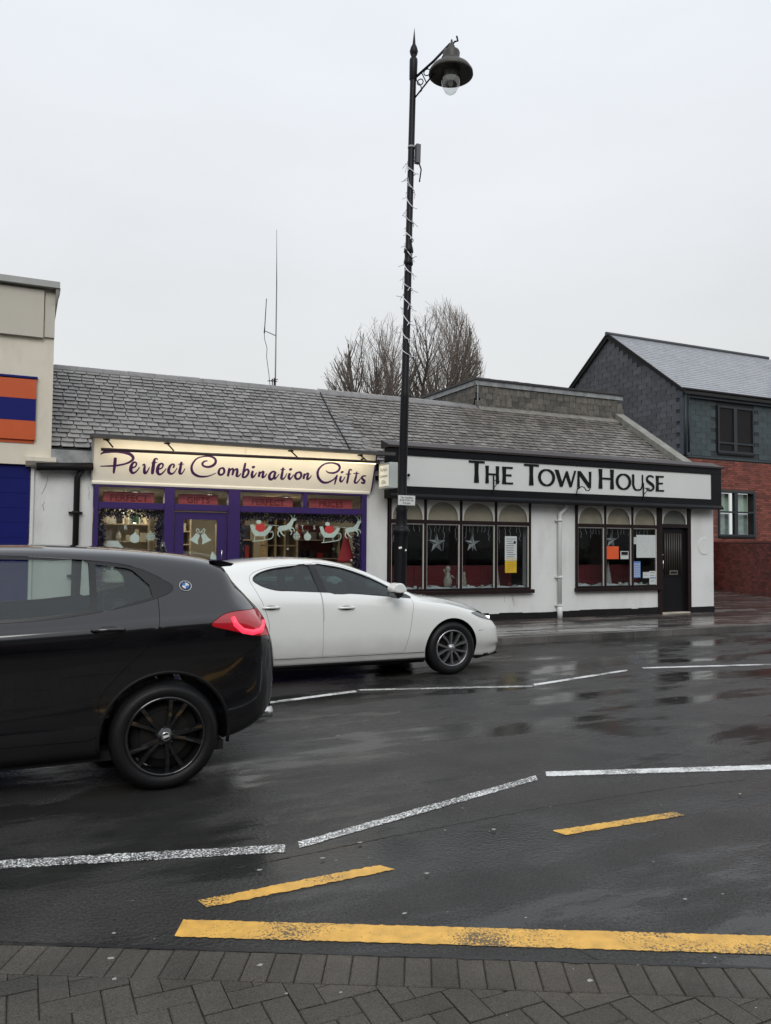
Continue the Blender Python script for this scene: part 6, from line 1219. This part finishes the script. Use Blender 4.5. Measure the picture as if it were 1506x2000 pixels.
def cabin(root, seats, m, dash_x, steer):
    for x in seats:
        for y in (-.36, .36):
            bevel(MB().prism([(x-.30, .95), (x-.22, .55), (x+.22, .5), (x+.24, .62), (x-.12, .66), (x-.2, 1.0), (x-.27, 1.02)], lambda a, b: (a, y-.22, b), (0, .44, 0)).build('seat', m, root), .03, 2)
            bevel(MB().box(x-.35, x-.26, y-.12, y+.12, 1.04, 1.2).build('head_rest', m, root), .03, 2)
    MB().prism([(dash_x-.1, .6), (dash_x-.08, .9), (dash_x+.3, .93), (dash_x+.4, .6)], lambda a, b: (a, -.68, b), (0, 1.36, 0)).build('dashboard', m, root)
    MB().tube([(dash_x-.22+.0, steer+.17*math.cos(a), .92+.17*math.sin(a)) for a in [2*math.pi*i/20 for i in range(21)]], .014, 6).build('steering_wheel', m, root)
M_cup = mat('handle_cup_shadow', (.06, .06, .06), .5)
M_tyre = mat('wet_tyre', (.008, .008, .009), .5, var=.2, bump=.2, bscale=80, spec=.3); M_dkwell = mat('wheel_dark', (.006, .006, .006), .8); M_cabin = mat('cabin_cloth', (.018, .018, .02), .8); M_trim = mat('black_trim', (.009, .009, .01), .28)
lampred = mat('tail_lens', (.30, .006, .012), .08, coat=1, emit=(1, .02, .05), estr=.10); lampred_on = mat('tail_light_bar', (.8, .05, .08), .3, emit=(1, .045, .10), estr=1.1)

# ---- white hatchback, heading right
def grimy_paint():
    m = mat('white_car_paint', (.80, .81, .785), .28, var=.01, coat=1, spec=.5); t = m.node_tree; b = t.nodes['Principled BSDF']; N = t.nodes.new; Lk = t.links.new
    src = b.inputs['Base Color'].links[0].from_socket; tcn = N('ShaderNodeTexCoord'); sp_ = N('ShaderNodeSeparateXYZ'); Lk(tcn.outputs['Object'], sp_.inputs[0]); nz = N('ShaderNodeTexNoise'); nz.inputs['Scale'].default_value = 5; nz.inputs['Detail'].default_value = 8; Lk(tcn.outputs['Object'], nz.inputs['Vector'])
    ad_ = N('ShaderNodeMath'); ad_.operation = 'MULTIPLY_ADD'; ad_.inputs[1].default_value = .22; Lk(nz.outputs[0], ad_.inputs[0]); Lk(sp_.outputs['Z'], ad_.inputs[2])
    r_ = N('ShaderNodeMapRange'); r_.inputs[1].default_value = .66; r_.inputs[2].default_value = .30; r_.inputs[3].default_value = 0; r_.inputs[4].default_value = .42; Lk(ad_.outputs[0], r_.inputs[0])
    mx_ = N('ShaderNodeMix'); mx_.data_type = 'RGBA'; mx_.inputs[7].default_value = (.20, .165, .135, 1); Lk(r_.outputs[0], mx_.inputs[0]); Lk(src, mx_.inputs[6]); Lk(mx_.outputs[2], b.inputs['Base Color']); return m
wp = grimy_paint()
A = {}
A['x'] = (-.80, 3.66); A['u1'] = .915; A['u2'] = .955
A['top'] = curve1([(-.80, .72), (-.76, .95), (-.6, 1.12), (-.3, 1.285), (0, 1.365), (.3, 1.41), (.8, 1.435), (1.1, 1.425), (1.4, 1.38), (1.7, 1.29), (2.05, 1.13), (2.36, .985), (2.7, .94), (3.0, .88), (3.25, .80), (3.45, .71), (3.58, .60), (3.66, .48)])
A['bot'] = curve1([(-.8, .42), (-.6, .28), (0, .19), (3.0, .17), (3.3, .155), (3.5, .17), (3.66, .26)])
A['W'] = curve1([(-.8, .5), (-.7, .72), (-.4, .85), (0, .885), (1.5, .895), (2.7, .888), (3.0, .865), (3.25, .80), (3.45, .70), (3.58, .58), (3.66, .40)])
A['belt'] = curve1([(-.8, .62), (-.6, .92), (-.3, 1.0), (0, 1.02), (.5, 1.015), (1.2, .995), (1.8, .955), (2.3, .90), (2.7, .85), (3.0, .775), (3.3, .68), (3.5, .56), (3.66, .40)])
A['yr'] = curve1([(-.8, .35), (-.6, .55), (-.2, .56), (.3, .57), (.8, .58), (1.4, .57), (1.9, .60), (2.36, .70), (3.0, .66), (3.4, .52), (3.66, .25)])
A['crown'] = curve1([(-.8, .05), (0, .07), (1.4, .065), (2.36, .035), (3.0, .05), (3.66, .04)])
A['axles'] = (0, 2.725); A['wz'] = .327; A['arch'] = .372; A['cab'] = (-.35, 2.42); A['sill'] = .215
dlo_r = smoothpoly([(.245, 1.19), (.30, 1.245), (.45, 1.295), (.68, 1.328), (.93, 1.342, 'c'), (.99, 1.05, 'c'), (.72, 1.065), (.5, 1.075), (.36, 1.11), (.28, 1.15)])
dlo_f = smoothpoly([(1.01, 1.344), (1.2, 1.335), (1.42, 1.29), (1.70, 1.19), (1.93, 1.075, 'c'), (1.93, .992, 'c'), (1.5, 1.018), (1.09, 1.042, 'c')])
dlo_t = [(1.965, 1.055), (2.13, .965), (1.965, .985)]
A['dlo'] = [dlo_r, dlo_f]; A['glass_of'] = ['rear_door', 'front_door']
A['dlo_all'] = smoothpoly([(.245, 1.19), (.30, 1.245), (.45, 1.295), (.68, 1.328), (1.0, 1.348), (1.2, 1.335), (1.42, 1.29), (1.70, 1.19), (2.0, 1.04), (2.17, .955, 'c'), (1.5, 1.018), (.72, 1.065), (.5, 1.075), (.36, 1.11), (.28, 1.15)]); A['dlo_rim'] = .008
A['screen'] = [(2.27, -.62), (1.50, -.49), (1.44, 0), (1.50, .49), (2.27, .62), (2.36, 0)]; A['screen_z'] = .95
A['rear_screen'] = [(-.60, -.46), (-.22, -.44), (-.18, 0), (-.22, .44), (-.60, .46)]; A['rear_z'] = 1.05
rd = smoothpoly([(.46, .31, 'c'), (1.03, .31, 'c'), (1.02, .75), (1.0, 1.05), (.97, 1.2), (.96, 1.366, 'c'), (.68, 1.352), (.42, 1.318), (.25, 1.262), (.20, 1.19), (.24, 1.08), (.32, .9), (.38, .7)])
fd = smoothpoly([(1.035, .31, 'c'), (2.07, .31, 'c'), (2.12, .5), (2.16, .75), (2.175, .94, 'c'), (2.0, 1.055), (1.72, 1.2), (1.44, 1.31), (1.21, 1.358), (.965, 1.367, 'c'), (.975, 1.2), (1.005, 1.05), (1.025, .75)])
A['doors'] = [('rear_door', rd), ('front_door', fd)]
A['lids'] = [('bonnet', [(2.42, -.66), (2.9, -.66), (3.38, -.5), (3.5, 0), (3.38, .5), (2.9, .66), (2.42, .66)], .55, 1.2, 'top')]
hl = smoothpoly([(3.02, .755, 'c'), (3.2, .752), (3.38, .725), (3.52, .66, 'c'), (3.50, .615, 'c'), (3.36, .64), (3.2, .675), (3.1, .71)])
hlm = mat('headlamp_lens', (.10, .11, .115), .06, spec=.8, coat=1)
A['lamps'] = [('headlight', hl, (.3, 1.2), hlm, 0), ('tail_light', [(-.82, .84), (-.55, .88), (-.5, .93), (-.6, .97), (-.82, .95)], (.35, 1.2), lampred, 0)]
A['paint'] = wp; A['trim'] = M_trim; A['cabin'] = M_cabin; A['glass'] = glass_mat('car_glass', (.62, .72, .72), .07, dens=.85)
WCx, WCy = 2.145, 9.33
Wc = build_car('white_hatchback', 'white hatchback driving right along the far lane', 'car', A); rootW = Wc['root']
add_handle(A, Wc, 'rear_door', .40, .885, wp); add_handle(A, Wc, 'front_door', 1.30, .862, wp)
cabin(rootW, (.55, 1.45), M_cabin, 1.95, .36)
for ax_ in A['axles']:
    for s in (-1, 1): make_wheel(rootW, ax_, s*.875, A['wz'], s, .327, .205, .225, 'v', (M_tyre, mat('machined_alloy', (.34, .34, .35), .3, .85), M_dkwell, M_letW))
for s in (-1, 1):
    mb = MB(); mb.prism(smoothpoly([(1.80, 1.06), (1.84, 1.135), (1.93, 1.14), (1.985, 1.06), (1.90, 1.03)]), lambda a, b: (a, s*.93, b), (0, s*.17, 0)); bevel(mb.build('door_mirror', wp, Wc[('front_door', s)]), .02, 3)
    mb = MB(); mb.prism([(1.82, 1.035), (1.96, 1.045), (1.93, .985), (1.88, .96)], lambda a, b: (a, s*.86, b), (0, s*.22, 0)); bevel(mb.build('mirror_base', M_trim, Wc[('front_door', s)]), .015, 2)
    y = side_y(Wc['bvh'], 3.455, .655)*(-s if s > 0 else 1); y = s*abs(y)
    MB().box(3.44, 3.50, y-.02*s-.005, y+.012, .63, .67).build('running_light', mat('running_light', (1, 1, 1), .3, emit=(1, 1, .98), estr=6), rootW)
    MB().box(.42, 2.36, s*.855-.012, s*.855+.012, .215, .232).build('sill_strip', M_trim, rootW)
    tri = MB(); yy = s*(abs(side_y(Wc['bvh'], 2.0, 1.0))+.002); tri.prism(dlo_t, lambda a, b: (a, yy-s*.02*(b-.98)/.1, b), (0, s*.003, 0)); tri.build('corner_trim', M_trim, Wc[('front_door', s)])
    # sill crease line
    MB().tube([(.42, s*.868, .305), (1.4, s*.876, .30), (2.34, s*.868, .298)], .004, 4).build('sill_crease', M_trim, rootW)
    MB().tube([(3.12, s*(abs(side_y(Wc['bvh'], 3.12, .525))-.001), .525), (3.2, s*(abs(side_y(Wc['bvh'], 3.2, .53))-.001), .53)], .004, 4).build('bumper_joint', M_trim, rootW)
MB().prism([(3.2, .15), (3.6, .2), (3.62, .175), (3.3, .12)], lambda a, b: (a, -.5, b), (0, 1.0, 0)).build('front_splitter', M_trim, rootW)
MB().prism([(3.55, .58), (3.665, .50), (3.66, .30), (3.60, .30)], lambda a, b: (a, -.33, b), (0, .66, 0)).build('grille', M_trim, rootW)
MB().prism([(-.52, 1.245), (-.30, 1.33), (-.28, 1.30), (-.52, 1.215)], lambda a, b: (a, -.5, b), (0, 1.0, 0)).build('roof_spoiler', wp, rootW)
MB().box(-.1, 2.4, -.75, .75, .16, .21).build('underbody', M_dkwell, rootW)
rootW.location = (WCx, WCy, .0); rootW.rotation_euler = (0, 0, R(0))

# ---- black crossover, heading left
bp_ = mat('black_car_paint', (.003, .003, .0042), .13, var=.03, coat=.95, spec=.5)
B = {}
B['x'] = (-.80, 3.48)
B['top'] = curve1([(-.80, .90), (-.77, 1.0), (-.71, 1.12), (-.61, 1.235), (-.50, 1.36), (-.42, 1.465), (-.25, 1.51), (.05, 1.545), (.4, 1.57), (.9, 1.585), (1.3, 1.575), (1.7, 1.51), (2.35, 1.13), (2.8, 1.06), (3.2, .98), (3.4, .85), (3.48, .7)])
B['bot'] = curve1([(-.80, .56), (-.75, .45), (-.65, .35), (-.48, .28), (-.3, .25), (0, .22), (3.0, .22), (3.48, .32)])
B['W'] = curve1([(-.80, .58), (-.77, .70), (-.71, .79), (-.6, .85), (-.38, .885), (0, .905), (1, .905), (2.7, .90), (3.1, .85), (3.35, .75), (3.48, .55)])
B['belt'] = curve1([(-.80, .80), (-.74, .95), (-.64, 1.06), (-.46, 1.125), (-.3, 1.13), (0, 1.12), (.5, 1.09), (1.0, 1.07), (2.3, 1.03), (3.0, .92), (3.48, .62)])
B['sh'] = curve1([(-.87, .05), (-.5, .05), (0, .045), (1, .05), (3.4, .08)])
B['yr'] = curve1([(-.80, .48), (-.71, .64), (-.62, .63), (-.5, .60), (-.3, .60), (.3, .61), (1.2, .61), (1.8, .62), (2.35, .72), (3.0, .68), (3.48, .35)])
B['crown'] = curve1([(-.87, .04), (-.3, .06), (.5, .075), (1.6, .07), (2.35, .03), (3.48, .04)])
B['axles'] = (0, 2.67); B['wz'] = .345; B['arch'] = .405; B['cab'] = (-.5, 2.35); B['sill'] = .43
ra = smoothpoly([(.475, 1.455, 'c'), (.47, 1.16, 'c'), (.7, 1.135), (1.05, 1.118), (1.42, 1.112, 'c'), (1.40, 1.478, 'c'), (1.0, 1.484), (.7, 1.475)])
rb_ = smoothpoly([(.435, 1.45, 'c'), (.31, 1.435), (.20, 1.41, 'c'), (.10, 1.315, 'c'), (.085, 1.24, 'c'), (.25, 1.20), (.43, 1.168, 'c')])
rc_ = smoothpoly([(1.48, 1.476, 'c'), (1.46, 1.112, 'c'), (1.9, 1.105), (2.2, 1.10, 'c'), (1.9, 1.30), (1.7, 1.40)])
B['dlo'] = [ra, rb_, rc_]; B['glass_of'] = ['rear_door', 'rear_door', 'front_door']
B['dlo_all'] = smoothpoly([(-.04, 1.29), (.02, 1.34), (.08, 1.375), (.20, 1.42), (.46, 1.458), (.7, 1.476), (1.0, 1.486), (1.4, 1.482), (1.7, 1.42), (2.27, 1.10, 'c'), (1.6, 1.105), (1.05, 1.112), (.7, 1.13), (.4, 1.168), (.1, 1.232)]); B['dlo_rim'] = .012
B['screen'] = [(2.25, -.66), (1.75, -.54), (1.70, 0), (1.75, .54), (2.25, .66), (2.33, 0)]; B['screen_z'] = 1.12
B['rear_screen'] = [(-.73, -.56), (-.50, -.52), (-.47, 0), (-.50, .52), (-.73, .56)]; B['rear_z'] = 1.1
rdb = smoothpoly([(.46, .36, 'c'), (1.46, .36, 'c'), (1.45, 1.0), (1.44, 1.12, 'c'), (1.43, 1.50, 'c'), (1.0, 1.508), (.5, 1.48), (.24, 1.448), (.15, 1.40), (.07, 1.31), (.05, 1.2), (.06, 1.05), (.13, .92), (.28, .78), (.42, .6)])
fdb = smoothpoly([(1.47, .36, 'c'), (2.2, .36, 'c'), (2.25, .7), (2.29, 1.08, 'c'), (1.9, 1.34), (1.72, 1.44), (1.44, 1.50, 'c'), (1.45, 1.12, 'c'), (1.46, 1.0)])
B['doors'] = [('rear_door', rdb), ('front_door', fdb)]
B['lids'] = [('bonnet', [(2.42, -.7), (2.9, -.7), (3.3, -.55), (3.4, 0), (3.3, .55), (2.9, .7), (2.42, .7)], .6, 1.3, 'top')]
tlp = smoothpoly([(-.285, 1.05), (-.34, 1.10), (-.42, 1.128), (-.56, 1.135), (-.9, 1.12, 'c'), (-.9, .955, 'c'), (-.62, .965), (-.50, .99), (-.38, 1.02)])
B['lamps'] = [('tail_light', tlp, (.55, 1.2), lampred, 0), ('headlight', [(3.1, .82), (3.5, .74), (3.5, .64), (3.2, .70)], (.35, 1.2), hlm, 0)]
B['paint'] = bp_; B['trim'] = M_trim; B['cabin'] = M_cabin; B['glass'] = glass_mat('smoked_car_glass', (.84, .88, .86), .055, dens=.96)
Bc = build_car('black_crossover', 'black crossover car driving left in the near lane, cut off by the left edge', 'car', B); rootB = Bc['root']
add_handle(B, Bc, 'rear_door', .37, 1.045, bp_)
cabin(rootB, (.55, 1.5), M_cabin, 1.95, -.36)
for ax_ in B['axles']:
    for s in (-1, 1):
        wh, hb = make_wheel(rootB, ax_, s*.89, B['wz'], s, .345, .225, .255, 'y', (M_tyre, mat('gloss_black_alloy', (.012, .012, .013), .16, .3, coat=1), M_dkwell, M_letW))
        for z_, r_ in ((0, .026),): ring = MB(); ring_lathe(ring, [(.022, .0045), (.026, .006), (.028, .004)], (ax_, s*.89, B['wz']), s, 24); ring.build('hub_ring', mat('chrome', (.7, .7, .7), .12, 1), wh); dd = MB(); dd.prism([(ax_+.02, B['wz']+.006), (ax_-.018, B['wz']+.012), (ax_-.02, B['wz']-.0), (ax_+.015, B['wz']-.012)], lambda a, b: (a, s*.895, b), (0, s*.001, 0)); dd.build('hub_emblem', mat('roundel_white', (.6, .6, .6), .3), wh)
CH = mat('chrome', (.7, .7, .7), .12, 1)
for s in (-1, 1):
    # roundel on the rear pillar
    x_, z_ = -.135, 1.305; l1, n1_, _, _ = Bc['bvh'].ray_cast(Vector((x_, 2*s, z_)), Vector((0, -s, 0)))
    if l1:
        n1_ = n1_ if n1_.dot(Vector((0, s, 0))) > 0 else -n1_; ux = Vector((1, 0, 0)); ux = (ux-n1_*ux.dot(n1_)).normalized(); uz = n1_.cross(ux)
        if uz.z < 0: uz = -uz
        g_ = lambda a, b: l1+n1_*.002+ux*a+uz*b
        rd_ = MB().prism([(.041*math.cos(2*math.pi*k/28), .041*math.sin(2*math.pi*k/28)) for k in range(28)], g_, n1_*.003).build('roundel', CH, rootB)
        MB().prism([(.0375*math.cos(2*math.pi*k/28), .0375*math.sin(2*math.pi*k/28)) for k in range(28)], g_, n1_*.004).build('roundel_ring', M_trim, rd_)
        for q in range(4): MB().prism([(0, 0)]+[(.024*math.cos(math.pi/2*q+math.pi/2*k/7), .024*math.sin(math.pi/2*q+math.pi/2*k/7)) for k in range(8)], g_, n1_*.0052).build('roundel_quarter', mat('roundel_white', (.6, .6, .6), .3) if q % 2 else mat('roundel_blue', (.02, .13, .42), .3), rd_)
        for k_, ch in enumerate('BMW'):
            a_ = math.pi/2+(1-k_)*.75; 
            text_obj(ch, .013, lambda a, b, c, a_=a_: g_(s*0+(-s)*( -(.031*math.cos(a_)) - a*math.sin(a_) - b*math.cos(a_))*1.0, .031*math.sin(a_)-a*math.cos(a_)*1+b*math.sin(a_))+n1_*(.0046), mat('roundel_white', (.6, .6, .6), .3), 'roundel_letter', rd_)
    # light bar inside the tail light
    bar = MB(); pts = [(-.43, 1.10), (-.45, 1.05), (-.50, 1.005), (-.57, .99), (-.635, 1.0), (-.68, 1.05)]; LP, LQ = [], []
    for k_, (a, b) in enumerate(pts):
        l2, n2_, _, _ = Bc['bvh'].ray_cast(Vector((a, 2*s, b)), Vector((0, -s, 0)))
        if l2: LP.append(l2+Vector((0, s*.003, 0)))
    if len(LP) > 2: MB().tube(LP, [.016]+[.019]*(len(LP)-2)+[.016], 8).build('light_bar', lampred_on, rootB)
    ex = MB(); ex.lathe([(.036, 0), (.04, .0), (.04, .13), (.036, .13), (.034, .01)], (-.79, s*.60, .385), 'X', 20); ex.build('exhaust_tip', CH, rootB)
    mb = MB(); mb.prism(smoothpoly([(1.98, 1.08), (2.02, 1.2), (2.12, 1.2), (2.18, 1.1)]), lambda a, b: (a, s*.95, b), (0, s*.17, 0)); bevel(mb.build('door_mirror', bp_, Bc[('front_door', s)]), .02, 2)
    0 and MB().tube([(-.30, s*.56, 1.555), (.1, s*.575, 1.583), (.6, s*.58, 1.603), (1.2, s*.58, 1.605), (1.5, s*.57, 1.575)], .011, 6).build('roof_rail', M_trim, rootB)
    # wheel arch moulding
    mb = MB(); pts = []
    for k in range(25):
        a_ = math.pi*(-.06+1.12*k/24); x_, z_ = (B['arch']+.012)*math.cos(a_), B['wz']+(B['arch']+.012)*math.sin(a_); pts.append((x_, s*(abs(side_y(Bc['bvh'], x_, max(z_, .36)))-.004), z_))
    mb.tube(pts, .012, 8).build('arch_moulding', mat('matt_black_plastic', (.008, .008, .008), .5, spec=.2), rootB)
MB().prism([(-.51, 1.452), (-.40, 1.478), (-.34, 1.47), (-.42, 1.43), (-.49, 1.435)], lambda a, b: (a, -.56, b), (0, 1.12, 0)).build('roof_spoiler', bp_, rootB)
MB().prism([(-.80, .40), (-.79, .52), (-.74, .52), (-.68, .36)], lambda a, b: (a, -.55, b), (0, 1.1, 0)).build('rear_diffuser', M_trim, rootB)
MB().box(-.4, 2.9, -.78, .78, .20, .26).build('underbody', M_dkwell, rootB)
MB().lathe([(0, 0), (.03, 0), (.012, .08), (0, .085)], (-.1, 0, 1.52), 'Z', 8).build('roof_aerial', bp_, rootB)
rootB.location = (.89, 6.13, 0); rootB.rotation_euler = (0, 0, R(180))
bpy.data.objects.remove(_tmpA); bpy.data.objects.remove(_tmpB)
